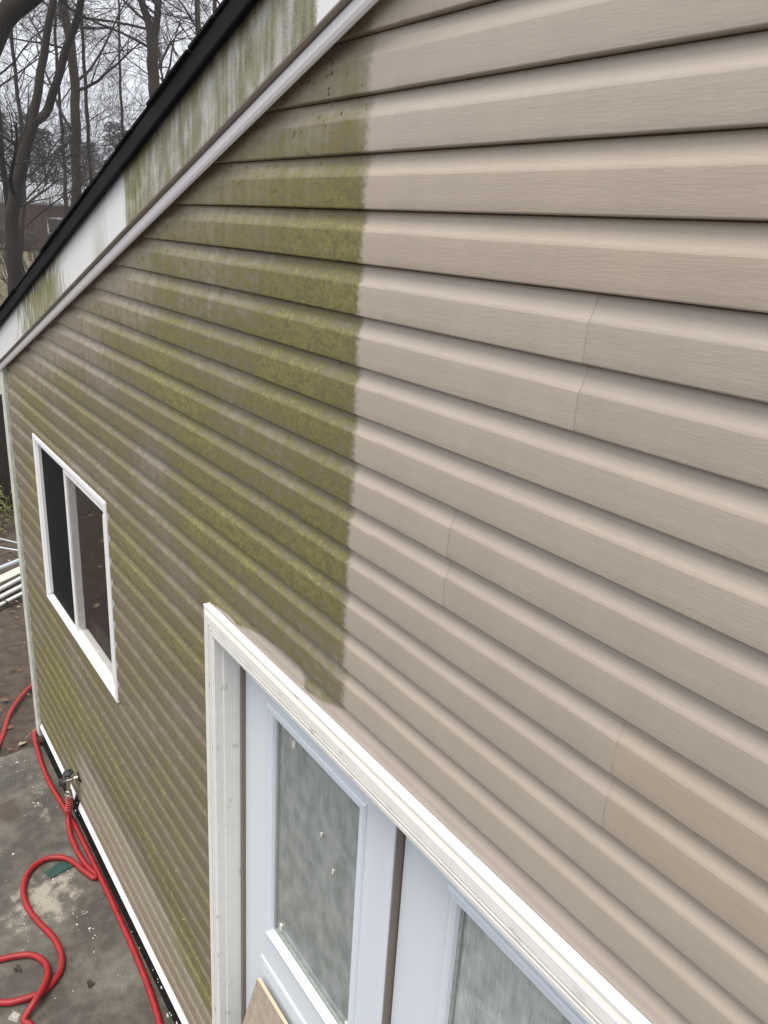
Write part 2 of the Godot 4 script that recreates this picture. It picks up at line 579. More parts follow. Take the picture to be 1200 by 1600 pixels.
# a closed loft through rings of equal length, capped, turned so that it faces outwards
func loft(st: SurfaceTool, rings: Array, smooth := false, uv := -1) -> void:
	var n: int = rings[0].size()
	var mid := Vector3.ZERO
	for rg in rings:
		for p in rg: mid += p
	mid /= float(n * rings.size())
	var vol := 0.0
	var t := PackedVector3Array()
	for k in rings.size() - 1:
		for i in n:
			var a: Vector3 = rings[k][i]
			var b: Vector3 = rings[k][(i + 1) % n]
			var c: Vector3 = rings[k + 1][(i + 1) % n]
			var d: Vector3 = rings[k + 1][i]
			t.append_array([a, b, c, a, c, d])
	var sides := t.size()
	for end in 2:
		var rg = rings[0] if end == 0 else rings[rings.size() - 1]
		var flat := PackedVector2Array()
		var nn := Vector3.ZERO
		for i in n: nn += (rg[i] - rg[0]).cross(rg[(i + 1) % n] - rg[0])
		nn = nn.normalized()
		var ux: Vector3 = nn.cross(Vector3.UP if absf(nn.y) < 0.9 else Vector3.RIGHT).normalized()
		var uy := nn.cross(ux)
		for p in rg: flat.append(Vector2(ux.dot(p - rg[0]), uy.dot(p - rg[0])))
		var idx := Geometry2D.triangulate_polygon(flat)
		for i in range(0, idx.size(), 3):
			var a: Vector3 = rg[idx[i]]
			var b: Vector3 = rg[idx[i + 1]]
			var c: Vector3 = rg[idx[i + 2]]
			var up: bool = (b - a).cross(c - a).dot(nn) > 0.0
			# seen along the loft the first cap must turn the other way than the last
			if up == (end == 0): t.append_array([a, c, b])
			else: t.append_array([a, b, c])
	for i in range(0, t.size(), 3):
		vol += (t[i] - mid).dot((t[i + 1] - mid).cross(t[i + 2] - mid))
	for i in range(0, t.size(), 3):
		st.set_smooth_group(0 if smooth and i < sides else -1)
		for k in ([0, 2, 1] if vol > 0.0 else [0, 1, 2]):
			if uv >= 0:      # U along the length, V across
				var p := t[i + k]
				st.set_uv(Vector2(p[uv] * 0.7, (p[1 - uv] + p.z) * 3.0))
			st.add_vertex(t[i + k])
	st.set_smooth_group(-1)


# box with chamfered long edges, the long axis being 0 (x), 1 (y) or 2 (z)
func bar(st: SurfaceTool, lo: Vector3, hi: Vector3, axis: int, ch := 0.002) -> void:
	var u := (axis + 1) % 3
	var v := (axis + 2) % 3
	var prof := [Vector2(lo[u] + ch, lo[v]), Vector2(hi[u] - ch, lo[v]), Vector2(hi[u], lo[v] + ch), Vector2(hi[u], hi[v] - ch), Vector2(hi[u] - ch, hi[v]), Vector2(lo[u] + ch, hi[v]), Vector2(lo[u], hi[v] - ch), Vector2(lo[u], lo[v] + ch)]
	var rings := []
	for e in [lo[axis], hi[axis]]:
		var rg := PackedVector3Array()
		for p in prof:
			var q := Vector3.ZERO
			q[axis] = e
			q[u] = p.x
			q[v] = p.y
			rg.append(q)
		rings.append(rg)
	loft(st, rings)


func bar_mesh(lo: Vector3, hi: Vector3, axis: int, m: String, ch := 0.002) -> ArrayMesh:
	var st := begin()
	bar(st, lo, hi, axis, ch)
	return done(st, m)


# four mitred sides of a frame round a rectangle; prof = (inwards from the outer edge, z)
func frame(st: SurfaceTool, x0: float, x1: float, y0: float, y1: float, prof: Array, sides := "lrtb") -> void:
	if sides.contains("l"):
		loft(st, [ring(prof, func(p): return Vector3(x0 + p.x, y0 + p.x, p.y)), ring(prof, func(p): return Vector3(x0 + p.x, y1 - p.x, p.y))], false, 1)
	if sides.contains("r"):
		loft(st, [ring(prof, func(p): return Vector3(x1 - p.x, y0 + p.x, p.y)), ring(prof, func(p): return Vector3(x1 - p.x, y1 - p.x, p.y))], false, 1)
	if sides.contains("t"):
		loft(st, [ring(prof, func(p): return Vector3(x0 + p.x, y1 - p.x, p.y)), ring(prof, func(p): return Vector3(x1 - p.x, y1 - p.x, p.y))], false, 0)
	if sides.contains("b"):
		loft(st, [ring(prof, func(p): return Vector3(x0 + p.x, y0 + p.x, p.y)), ring(prof, func(p): return Vector3(x1 - p.x, y0 + p.x, p.y))], false, 0)


func ring(prof: Array, f: Callable) -> PackedVector3Array:
	var out := PackedVector3Array()
	for p in prof: out.append(f.call(p))
	return out


func smooth_path(pts: Array, step: float) -> PackedVector3Array:
	var cv := Curve3D.new()
	cv.bake_interval = step
	for i in pts.size():
		var p: Vector3 = pts[i]
		var a: Vector3 = pts[maxi(i - 1, 0)]
		var b: Vector3 = pts[mini(i + 1, pts.size() - 1)]
		var t := (b - a).normalized()
		cv.add_point(p, -t * p.distance_to(a) * 0.33, t * p.distance_to(b) * 0.33)
	return cv.get_baked_points()


# a round tube: radius(t) along t = 0..1
func tube(st: SurfaceTool, pts: PackedVector3Array, r0: float, r1: float, n: int) -> void:
	var rings := []
	var side := Vector3.ZERO
	for i in pts.size():
		var d := (pts[mini(i + 1, pts.size() - 1)] - pts[maxi(i - 1, 0)]).normalized()
		if side == Vector3.ZERO:
			side = d.cross(Vector3.UP if absf(d.y) < 0.9 else Vector3.RIGHT).normalized()
		side = (side - d * side.dot(d)).normalized()
		var up := d.cross(side)
		var r := lerpf(r0, r1, i / float(pts.size() - 1))
		var rg := PackedVector3Array()
		for k in n:
			var a := TAU * k / n
			rg.append(pts[i] + (side * cos(a) + up * sin(a)) * r)
		rings.append(rg)
	loft(st, rings, true)


func lathe(st: SurfaceTool, base: Vector3, axis: Vector3, prof: Array, n := 20) -> void:
	var s := axis.cross(Vector3.UP if absf(axis.y) < 0.9 else Vector3.RIGHT).normalized()
	var u := axis.cross(s)
	var rings := []
	for p in prof:
		var rg := PackedVector3Array()
		for k in n:
			var a := TAU * k / n
			rg.append(base + axis * p.y + (s * cos(a) + u * sin(a)) * p.x)
		rings.append(rg)
	loft(st, rings)


# ------------------------------------------------------------------ ground
func ground_y(x: float, z: float) -> float:
	var h := maxf(0.0, -x - 12.0) * 0.048
	h = minf(h, 2.6)
	h += 0.035 * sin(x * 0.9 + z * 0.4) * ss(5.2, 7.0, -x) + 0.02 * sin(x * 2.3 - z * 1.7) * ss(5.2, 6.0, -x)
	return h - 0.035


func build_ground() -> void:
	var st := begin()
	st.set_smooth_group(0)
	var xs := []
	var zs := []
	var v := -160.0
	while v < 120.0:
		xs.append(v)
		v += 0.12 if v > -9.5 and v < -4.9 else (0.6 if v > -14.0 and v < -4.0 else 4.0)
	v = -140.0
	while v < 120.0:
		zs.append(v)
		v += 0.12 if v > -1.6 and v < 1.6 else (0.8 if v > -6.0 and v < 4.0 else 4.0)
	var nz := noise(91, 1.6, 4)
	for i in xs.size() - 1:
		for k in zs.size() - 1:
			var c := []
			for p in [[0, 0], [1, 0], [1, 1], [0, 1]]:
				var x: float = xs[i + p[0]]
				var z: float = zs[k + p[1]]
				var bump := nz.get_noise_2d(x, z) * 0.05 if x > -14.0 and x < -5.15 and absf(z) < 4.0 else 0.0
				c.append(Vector3(x, ground_y(x, z) + bump, z))
			quad(st, c[0], c[1], c[2], c[3])
	var g := put("ground", done(st, "dirt"))
	tag(g, "", "", "", "structure")
	# paving by the wall: one slab, worn left edge
	st = begin()
	var edge := []
	for k in 26:
		var z := 0.010 + k * 0.12
		edge.append(Vector2(-5.055 - 0.05 * maxf(z, 0.0) + 0.012 * sin(z * 31.0) + 0.008 * sin(z * 77.0), z))
	for k in 25:
		var a: Vector2 = edge[k]
		var b: Vector2 = edge[k + 1]
		for q in [[Vector3(a.x, -0.12, 0.0101), Vector3(4.0, -0.12, 0.0101), Vector3(4.0, 0, 0.0101), Vector3(a.x, 0, 0.0101)] if k == 0 else [Vector3(a.x, -0.1, a.y), Vector3(a.x, -0.1, a.y), Vector3(a.x, -0.1, a.y), Vector3(a.x, -0.1, a.y)], [Vector3(a.x, 0, a.y), Vector3(4.0, 0, a.y), Vector3(4.0, 0, b.y), Vector3(b.x, 0, b.y)], [Vector3(a.x, 0, a.y), Vector3(b.x, 0, b.y), Vector3(b.x - 0.01, -0.12, b.y), Vector3(a.x - 0.01, -0.12, a.y)]]:
			for idx in [0, 1, 2, 0, 2, 3]:
				var p: Vector3 = q[idx]
				st.set_uv(Vector2((p.x + 5.2) / 2.8, (p.z + 0.1) / 2.8 + p.y))
				st.add_vertex(p)
	tag(put("paving", done(st, "concrete")), "", "", "", "structure")


# ------------------------------------------------------------------ the house
func rake_y(x: float) -> float:
	return RAKE_Y + RAKE * x if x < RIDGE_X else RAKE_Y + RAKE * (2.0 * RIDGE_X - x)


func rake_left(y: float) -> float:
	return (y - RAKE_Y) / RAKE


const TONES := [Color(1, 1, 1), Color(0.985, 0.985, 0.99), Color(0.995, 0.985, 0.97)]
const MOULD := [Vector2(-1.52, 3.782), Vector2(-1.519, 3.764), Vector2(-1.607, 3.758), Vector2(-1.527, 3.738), Vector2(-1.529, 3.728), Vector2(-1.49, 3.691)]
const WIN := [-4.502, -3.228, 1.364, 2.337]      # outer edges of the window frame: x0, x1, y0, y1
const DOOR := [-2.165, -0.255, 0.13, 2.33]       # outer edges of the door casing


# a panel that meets an opening over its whole height ends there
func pieces(b: int, x0: float, x1: float) -> Array:
	var out := [[x0, x1]]
	for o in [WIN, DOOR]:
		if (DATUM - b + 2) * COURSE + 0.006 < o[3] + 0.004 and (DATUM - b) * COURSE - 0.001 > o[2]:
			var next := []
			for c in out:
				if c[0] < o[0]: next.append([c[0], minf(c[1], o[0])])
				if c[1] > o[1]: next.append([maxf(c[0], o[1]), c[1]])
			out = next
	return out


func siding_rows() -> Array:
	# (height as a share of the course, z) from the top of a course to its butt
	var rows := []
	var d := -0.0150
	rows.append(Vector2(0.0, -0.0215))
	for k in 7:
		var t := k / 6.0
		rows.append(Vector2(0.41 * maxf(t, 0.07), d + 0.0140 * (0.62 * t + 0.38 * pow(t, 3.0))))
	rows.append(Vector2(0.425, -0.0010))
	rows.append(Vector2(0.445, -0.0008))
	rows.append(Vector2(0.60, -0.0005))
	rows.append(Vector2(0.80, -0.0002))
	rows.append(Vector2(0.968, 0.0))
	rows.append(Vector2(0.985, -0.0003))
	rows.append(Vector2(1.0, -0.0016))
	rows.append(Vector2(1.004, -0.0205))
	return rows


func siding_panel(n_bottom: int, x0: float, x1: float, proud: float, parent: Node) -> void:
	var rows := []          # Vector2(y, z)
	for c in [n_bottom - 1, n_bottom]:
		var top: float = (DATUM - (c - 1)) * COURSE
		for r in siding_rows():
			rows.append(Vector2(top - r.x * COURSE, r.y + proud))
	rows.push_front(Vector2(rows[0].x + 0.012, -0.0218))
	var sa := begin()
	var sb := begin()
	var na := 0
	var nb := 0
	var wave := noise(101, 1.1, 2)
	for r in rows.size() - 1:
		var yt: float = rows[r].x
		var yb: float = rows[r + 1].x
		var ym := (yt + yb) / 2.0
		var group := 0 if (r % 16) > 1 else -1
		var cuts := [[x0, x1]]
		for o in [WIN, DOOR]:
			if ym < o[3] + 0.004 and ym > o[2]:
				var next := []
				for c in cuts:
					var gap := 0.0025 if o == WIN else -0.02
					if c[0] < o[0] - gap: next.append([c[0], minf(c[1], o[0] - gap)])
					if c[1] > o[1] + gap: next.append([maxf(c[0], o[1] + gap), c[1]])
				cuts = next
		for c in cuts:
			var lt: float = maxf(c[0], rake_left(yt) - 0.09)
			var lb: float = maxf(c[0], rake_left(yb) - 0.09)
			var rt: float = minf(c[1], 2.0 * RIDGE_X - rake_left(yt) + 0.03)
			var rb: float = minf(c[1], 2.0 * RIDGE_X - rake_left(yb) + 0.03)
			if lb >= rb or lt >= rt: continue
			var stops := [[lt, lb]]
			var g := ceilf((maxf(lt, lb) + 0.01 - SPLIT) / 0.2) * 0.2 + SPLIT
			while g < minf(rt, rb) - 0.01:
				stops.append([g, g])
				g += 0.2 if g < 0.6 else 3.0
			stops.append([rt, rb])
			for k in stops.size() - 1:
				var left: bool = stops[k + 1][0] <= SPLIT + 0.001
				var st := sa if left else sb
				if left: na += 1
				else: nb += 1
				st.set_smooth_group(group)
				var qd := [Vector3(stops[k][0], yt, rows[r].y), Vector3(stops[k + 1][0], yt, rows[r].y), Vector3(stops[k + 1][1], yb, rows[r + 1].y), Vector3(stops[k][1], yb, rows[r + 1].y)]
				for idx in [0, 1, 2, 0, 2, 3]:
					var p: Vector3 = qd[idx]
					p.z += wave.get_noise_2d(p.x, n_bottom * 9.0) * 0.0011
					p.y += wave.get_noise_2d(p.x + 40.0, n_bottom * 5.0) * 0.0009
					st.set_uv(Vector2((p.x - AX) / AW, (AY - p.y) / AH) if left else Vector2(p.x, -p.y + n_bottom * 0.31))
					st.add_vertex(p)
	var mesh: ArrayMesh = null
	var carton: int = absi(n_bottom * 7 + int(x1 * 3.0)) % 3
	if na: mesh = done(sa, ["siding_algae", "siding_algae_1", "siding_algae_2"][carton])
	var tone: String = ["siding_clean", "siding_clean_1", "siding_clean_2"][carton]
	if nb: mesh = done(sb, tone, mesh) if mesh else done(sb, tone)
	if mesh: put("siding_panel", mesh, parent)


func wall_column(st: SurfaceTool, x0: float, x1: float, y0: float, y1: float, z0: float, z1: float) -> void:
	# y1 below zero: up to the rake
	var ta := y1 if y1 > 0.0 else rake_y(x0) + 0.06
	var tb := y1 if y1 > 0.0 else rake_y(x1) + 0.06
	loft(st, [PackedVector3Array([Vector3(x0, y0, z0), Vector3(x1, y0, z0), Vector3(x1, tb, z0), Vector3(x0, ta, z0)]), PackedVector3Array([Vector3(x0, y0, z1), Vector3(x1, y0, z1), Vector3(x1, tb, z1), Vector3(x0, ta, z1)])])


func build_house() -> void:
	var h := thing("house", "tan sided house, half its gable wall green with algae and half washed clean", "house", Vector3.ZERO)
	# --- gable wall behind the siding
	var st := begin()
	var zf := -0.0245
	var zb := -0.14
	wall_column(st, WALL_L - 0.06, WIN[0] + 0.02, 0.10, -1, zb, zf)
	wall_column(st, WIN[0] + 0.02, WIN[1] - 0.02, 0.10, WIN[2] + 0.02, zb, zf)
	wall_column(st, WIN[0] + 0.02, WIN[1] - 0.02, WIN[3] - 0.02, -1, zb, zf)
	wall_column(st, WIN[1] - 0.02, DOOR[0] + 0.04, 0.10, -1, zb, zf)
	wall_column(st, DOOR[0] + 0.04, DOOR[1] - 0.04, 0.10, DOOR[2], zb, zf)
	wall_column(st, DOOR[0] + 0.04, DOOR[1] - 0.04, DOOR[3] - 0.04, -1, zb, zf)
	wall_column(st, DOOR[1] - 0.04, RIDGE_X, 0.10, -1, zb, zf)
	wall_column(st, RIDGE_X, WALL_R, 0.10, -1, zb, zf)
	var wall := put("wall", done(st, "sheathing"), h)
	# --- the other walls, floor and roof that close the house
	st = begin()
	bar(st, Vector3(WALL_L - 0.06, 0.1, -8.0), Vector3(WALL_L + 0.06, 2.70, zb - 0.002), 2)
	bar(st, Vector3(WALL_R - 0.12, 0.1, -8.0), Vector3(WALL_R, 2.15, zb - 0.002), 2)
	bar(st, Vector3(WALL_L - 0.06, 0.1, -8.14), Vector3(WALL_R, 4.8, -8.002), 0)
	put("side_wall", done(st, "soffit_taupe"), h)
	st = begin()
	bar(st, Vector3(WALL_L + 0.07, 0.05, -7.99), Vector3(WALL_R - 0.13, 0.12, zb - 0.004), 0)
	bar(st, Vector3(-4.9, 2.45, -7.9), Vector3(WALL_R - 0.2, 2.5, zb - 0.006), 0)
	bar(st, Vector3(-2.75, 0.125, -3.0), Vector3(-2.65, 2.44, zb - 0.006), 1)
	bar(st, Vector3(-4.9, 0.125, -3.2), Vector3(-0.1, 2.44, -3.05), 0)
	put("room_wall", done(st, "room_brown"), h)
	st = begin()
	bar(st, Vector3(WALL_L - 0.05, -0.15, -8.0), Vector3(WALL_R, 0.0995, -0.0255), 0, 0.003)
	bar(st, Vector3(WALL_L - 0.02, -0.15, -0.0235), Vector3(WALL_R, -0.003, 0.016), 0, 0.002)
	put("foundation", done(st, "foundation_tar"), h)
	# --- siding: panels two courses high, lapped at the joints
	var r := RandomNumberGenerator.new()
	r.seed = 77
	for b in range(35, -7, -2):
		var joints := []
		var first := r.randf_range(-4.6, -1.6)
		match b:
			5: first = -0.789
			9: first = -1.049
			11: first = -0.620
		if b in [7, 13, 1, 3, 15, 17]: first = r.randf_range(-4.3, -2.2)
		var x := first - 3.66
		while x < WALL_R:
			if x > WALL_L + 0.1: joints.append(x)
			x += 3.66
		joints.append(WALL_R)
		var from := WALL_L
		var k := 0
		for j in joints:
			for piece in pieces(b, from, j):
				siding_panel(b, piece[0], piece[1], 0.0006 * (k % 2), wall)
			from = j - 0.02
			k += 1
	# --- white starter strip under the lowest course
	st = begin()
	var from_x := WALL_L
	while from_x < WALL_R:
		var to_x := minf(from_x + 1.55, WALL_R)
		if to_x > -4.16 and from_x < -4.16:
			for part in [[from_x, -4.255], [-4.165, to_x]]:
				strip_piece(st, part[0], part[1])
		else:
			strip_piece(st, from_x, to_x)
		from_x = to_x + 0.004
	put("starter_strip", done(st, "vinyl_white"), h)
	# --- corner post
	st = begin()
	var prof := [Vector2(-5.172, 0.016), Vector2(-5.169, 0.019), Vector2(-5.098, 0.019), Vector2(-5.095, 0.016), Vector2(-5.095, -0.016), Vector2(-5.16, -0.016), Vector2(-5.16, -0.10), Vector2(-5.172, -0.10)]
	loft(st, [ring(prof, func(p): return Vector3(p.x, 0.055, p.y)), ring(prof, func(p): return Vector3(p.x, RAKE_Y + RAKE * p.x + 0.02, p.y))])
	put("corner_trim", done(st, "corner_green"), h) if M.has("corner_green") else put("corner_trim", done(st, "vinyl_white"), h)
	# --- rake trim: a rounded white channel that holds the siding's cut ends
	st = begin()
	var rp := [Vector2(0.0, 0.0185), Vector2(-0.001, 0.020), Vector2(-0.002, 0.0225), Vector2(0.002, 0.0275), Vector2(0.010, 0.031), Vector2(0.030, 0.031), Vector2(0.034, 0.027), Vector2(0.036, 0.020), Vector2(0.05, 0.018), Vector2(0.05, -0.010), Vector2(0.036, -0.010), Vector2(0.030, 0.016)]
	for seg in [[-5.16, -3.105], [-3.102, RIDGE_X]]:
		loft(st, [ring(rp, func(p): return Vector3(seg[0], RAKE_Y + RAKE * seg[0] + p.x, p.y)), ring(rp, func(p): return Vector3(seg[1], RAKE_Y + RAKE * seg[1] + p.x, p.y))])
	loft(st, [ring(rp, func(p): return Vector3(RIDGE_X, rake_y(RIDGE_X) + p.x, p.y)), ring(rp, func(p): return Vector3(WALL_R, rake_y(WALL_R) + p.x, p.y))])
	put("rake_trim", done(st, "vinyl_white"), h)
	# --- fascia boards, taupe underside, black drip edge and shingles
	for seg in [[-5.52, -2.873], [-2.870, RIDGE_X], [RIDGE_X, WALL_R + 0.4]]:
		st = begin()
		for face in 2:
			var zz := 0.045 if face == 0 else 0.022
			var q := []
			for c in [[seg[0], 0.0390], [seg[1], 0.0390], [seg[1], 0.202], [seg[0], 0.202]]:
				q.append(Vector3(c[0], rake_y(c[0]) + c[1], zz))
			if face == 0: fascia_quad(st, [q[3], q[2], q[1], q[0]])
			else:
				fascia_quad(st, q)
				for k in 4:
					var a: Vector3 = q[k]
					var b: Vector3 = q[(k + 1) % 4]
					fascia_quad(st, [b, a, Vector3(a.x, a.y, 0.045), Vector3(b.x, b.y, 0.045)])
		put("fascia_board", done(st, "fascia"), h)
	st = begin()
	for seg in [[-5.5, RIDGE_X], [RIDGE_X, WALL_R + 0.4]]:
		var sp := [Vector2(0.0365, -0.008), Vector2(0.0365, 0.0445), Vector2(0.0385, 0.0445), Vector2(0.0385, -0.008)]
		loft(st, [ring(sp, func(p): return Vector3(seg[0], rake_y(seg[0]) + p.x, p.y)), ring(sp, func(p): return Vector3(seg[1], rake_y(seg[1]) + p.x, p.y))])
	put("fascia_underside", done(st, "soffit_taupe"), h)
	st = begin()
	for seg in [[-5.56, RIDGE_X, 1.0], [RIDGE_X, WALL_R + 0.45, -1.0]]:
		var rf := [Vector2(0.202, 0.049), Vector2(0.252, 0.049), Vector2(0.252, -8.3), Vector2(0.202, -8.3)]
		loft(st, [ring(rf, func(p): return Vector3(seg[0], rake_y(seg[0]) + p.x, p.y)), ring(rf, func(p): return Vector3(seg[1], rake_y(seg[1]) + p.x, p.y))])
	var roof := put("roof", done(st, "shingle_black"), h)
	st = begin()
	for seg in [[-5.57, RIDGE_X], [RIDGE_X, WALL_R + 0.46]]:
		var de := [Vector2(0.194, 0.050), Vector2(0.190, 0.066), Vector2(0.196, 0.068), Vector2(0.247, 0.063), Vector2(0.251, 0.060), Vector2(0.251, 0.050)]
		loft(st, [ring(de, func(p): return Vector3(seg[0], rake_y(seg[0]) + p.x, p.y)), ring(de, func(p): return Vector3(seg[1], rake_y(seg[1]) + p.x, p.y))])
	put("drip_edge", done(st, "drip_black"), roof)
	var shingle: ArrayMesh = null
	for k in 46:
		var x := -5.60 + k * 0.147
		if shingle == null:
			st = begin()
			var dir := Vector3(1, RAKE, 0).normalized()
			var up := Vector3(-RAKE, 1, 0).normalized()
			var rgs := []
			for zz in [0.0, -0.32]:
				rgs.append(PackedVector3Array([Vector3(0, 0, zz), dir * 0.15 + Vector3(0, 0, zz), dir * 0.15 + up * 0.005 + Vector3(0, 0, zz), up * 0.0085 + Vector3(0, 0, zz)]))
			loft(st, rgs)
			shingle = done(st, "shingle_black")
		var s := put("shingle", shingle, roof)
		s.position = Vector3(x, rake_y(x) + 0.2525 + r.randf_range(0.0, 0.002), 0.070 + r.randf_range(-0.004, 0.006))
	# --- boxed eave end at the corner
	st = begin()
	loft(st, [PackedVector3Array([Vector3(-5.52, 2.42, 0.04), Vector3(-5.176, 2.42, 0.04), Vector3(-5.176, rake_y(-5.176) + 0.0, 0.04), Vector3(-5.52, rake_y(-5.52) + 0.05, 0.04)]), PackedVector3Array([Vector3(-5.52, 2.42, -8.1), Vector3(-5.176, 2.42, -8.1), Vector3(-5.176, rake_y(-5.176) + 0.0, -8.1), Vector3(-5.52, rake_y(-5.52) + 0.05, -8.1)])])
	put("eave_box", done(st, "vinyl_white"), h)
	build_window(h)
	build_door(h)


func strip_piece(st: SurfaceTool, x0: float, x1: float) -> void:
	var p := [Vector2(0.165, -0.012), Vector2(0.150, -0.006), Vector2(0.118, 0.004), Vector2(0.100, 0.009), Vector2(0.097, 0.006), Vector2(0.115, -0.001), Vector2(0.14, -0.012)]
	var rings := []
	for x in [x0, x1]:
		var foot := lerpf(0.128, 0.097, ss(-5.1, -3.9, x))       # it rides up towards the corner
		rings.append(ring(p, func(q): return Vector3(x, lerpf(foot, 0.165, (q.x - 0.097) / 0.068), q.y)))
	loft(st, rings)


func fascia_quad(st: SurfaceTool, q: Array) -> void:
	for idx in [0, 1, 2, 0, 2, 3]:
		var p: Vector3 = q[idx]
		st.set_uv(Vector2((p.x + 5.5) / 4.3, 1.0 - (p.y - rake_y(p.x) - 0.04) / 0.2))
		st.add_vertex(p)


func build_window(h: Node) -> void:
	var st := begin()
	frame(st, WIN[0], WIN[1], WIN[2], WIN[3], [Vector2(0.0, -0.0690), Vector2(0.0, 0.0030), Vector2(0.003, 0.0070), Vector2(0.022, 0.0080), Vector2(0.030, 0.0020), Vector2(0.034, 0.0020), Vector2(0.036, -0.0070), Vector2(0.048, -0.0070), Vector2(0.050, -0.0690)], "lrt")
	frame(st, WIN[0], WIN[1], WIN[2], WIN[3], [Vector2(0.0, -0.0690), Vector2(0.0, 0.0030), Vector2(0.003, 0.0070), Vector2(0.014, 0.0080), Vector2(0.019, 0.0000), Vector2(0.022, -0.0010), Vector2(0.024, -0.0110), Vector2(0.028, -0.0130), Vector2(0.028, -0.0690)], "b")
	var w := put("window", done(st, "vinyl_white"), h)
	var xi0: float = WIN[0] + 0.050
	var xi1: float = WIN[1] - 0.050
	var yi0: float = WIN[2] + 0.028
	var yi1: float = WIN[3] - 0.050
	var xm := -3.923
	st = begin()       # right sash, one step behind the frame
	var prof := [Vector2(0.0, -0.0630), Vector2(0.0, -0.0090), Vector2(0.003, -0.0050), Vector2(0.034, -0.0050), Vector2(0.040, -0.0150), Vector2(0.042, -0.0630)]
	var low := [Vector2(0.0, -0.0620), Vector2(0.0, -0.0170), Vector2(0.002, -0.0150), Vector2(0.006, -0.0160), Vector2(0.008, -0.0620)]
	frame(st, xm - 0.015, xi1 - 0.001, yi0 + 0.001, yi1 - 0.001, prof, "r")
	frame(st, xm - 0.015, xi1 - 0.001, yi0 + 0.001, yi1 - 0.001, [Vector2(0.0, -0.0625), Vector2(0.0, -0.0090), Vector2(0.003, -0.0055), Vector2(0.014, -0.0055), Vector2(0.020, -0.0150), Vector2(0.021, -0.0625)], "t")
	frame(st, xm - 0.015, xi1 - 0.001, yi0 + 0.001, yi1 - 0.001, low, "b")
	put("sash", done(st, "vinyl_white"), w)
	put("mullion", bar_mesh(Vector3(xm - 0.046, yi0, -0.06), Vector3(xm - 0.0155, yi1, -0.012), 1, "vinyl_white", 0.003), w)
	st = begin()
	quad(st, Vector3(xm - 0.016, yi1 - 0.020, -0.018), Vector3(xi1 - 0.041, yi1 - 0.020, -0.018), Vector3(xi1 - 0.041, yi0 + 0.007, -0.018), Vector3(xm - 0.016, yi0 + 0.007, -0.018))
	put("pane", done(st, "window_glass"), w)
	put("insect_screen", bar_mesh(Vector3(xi0 + 0.003, yi0 + 0.004, -0.025), Vector3(xm - 0.0465, yi1 - 0.003, -0.022), 1, "screen_black", 0.0005), w)
	st = begin()       # track at the foot of the screen
	bar(st, Vector3(xi0, yi0 - 0.004, -0.04), Vector3(xm - 0.0465, yi0 + 0.003, -0.015), 0, 0.0015)
	put("sill", done(st, "vinyl_white"), w)


func build_door(h: Node) -> void:
	var x0: float = DOOR[0]
	var x1: float = DOOR[1]
	var y0: float = DOOR[2]
	var y1: float = DOOR[3]
	# casing with a stepped and grooved face
	var prof := [Vector2(0.0, -0.03), Vector2(0.0, 0.018), Vector2(0.003, 0.021), Vector2(0.014, 0.021), Vector2(0.016, 0.024), Vector2(0.020, 0.026), Vector2(0.046, 0.0265), Vector2(0.0475, 0.0140), Vector2(0.0510, 0.0140), Vector2(0.0525, 0.0265), Vector2(0.060, 0.0255), Vector2(0.0610, 0.0160), Vector2(0.0635, 0.0160), Vector2(0.0650, 0.0258), Vector2(0.076, 0.0250), Vector2(0.080, 0.0210), Vector2(0.080, -0.03)]
	var st := begin()
	frame(st, x0, x1, y0 - 0.3, y1, prof, "lrt")
	var d := put("double_door", done(st, "casing_white"), h)
	# drip cap along the top and the yellowed bead under its lip
	put("drip_cap", bar_mesh(Vector3(x0 + 0.001, y1 + 0.0003, -0.02), Vector3(x1 - 0.001, y1 + 0.0032, 0.0225), 0, "vinyl_white", 0.0008), d)
	put("caulk_bead", bar_mesh(Vector3(x0 + 0.012, y1 - 0.016, 0.0185), Vector3(x1 - 0.012, y1 - 0.011, 0.0228), 0, "cream_bead", 0.0015), d)
	# jamb in two steps
	st = begin()
	frame(st, x0 + 0.074, x1 - 0.074, y0 - 0.3, y1 - 0.074, [Vector2(0.0, -0.13), Vector2(0.0, -0.008), Vector2(0.008, -0.006), Vector2(0.013, -0.008), Vector2(0.0135, -0.13)], "lrt")
	put("jamb", done(st, "casing_white"), d)
	st = begin()
	frame(st, x0 + 0.086, x1 - 0.086, y0 - 0.3, y1 - 0.086, [Vector2(0.0, -0.125), Vector2(0.0, -0.064), Vector2(0.004, -0.062), Vector2(0.010, -0.066), Vector2(0.011, -0.125)], "lrt")
	put("weatherstrip", done(st, "weatherstrip"), d)
	# the two leaves
	leaf(d, -2.068, -1.222, -0.078, [-1.905, -1.358, 1.165, 2.088], true)
	leaf(d, -1.214, -0.36, -0.092, [-1.045, -0.50, 1.165, 2.088], false)
	put("astragal", bar_mesh(Vector3(-1.262, 0.18, -0.0775), Vector3(-1.224, 2.235, -0.066), 1, "door_paint", 0.003), d)
	put("astragal_seal", bar_mesh(Vector3(-1.2215, 0.18, -0.115), Vector3(-1.2185, 2.235, -0.070), 1, "weatherstrip", 0.001), d)
	put("threshold", bar_mesh(Vector3(x0 + 0.09, 0.13, -0.16), Vector3(x1 - 0.09, 0.165, 0.03), 0, "pipe_metal", 0.004), d)


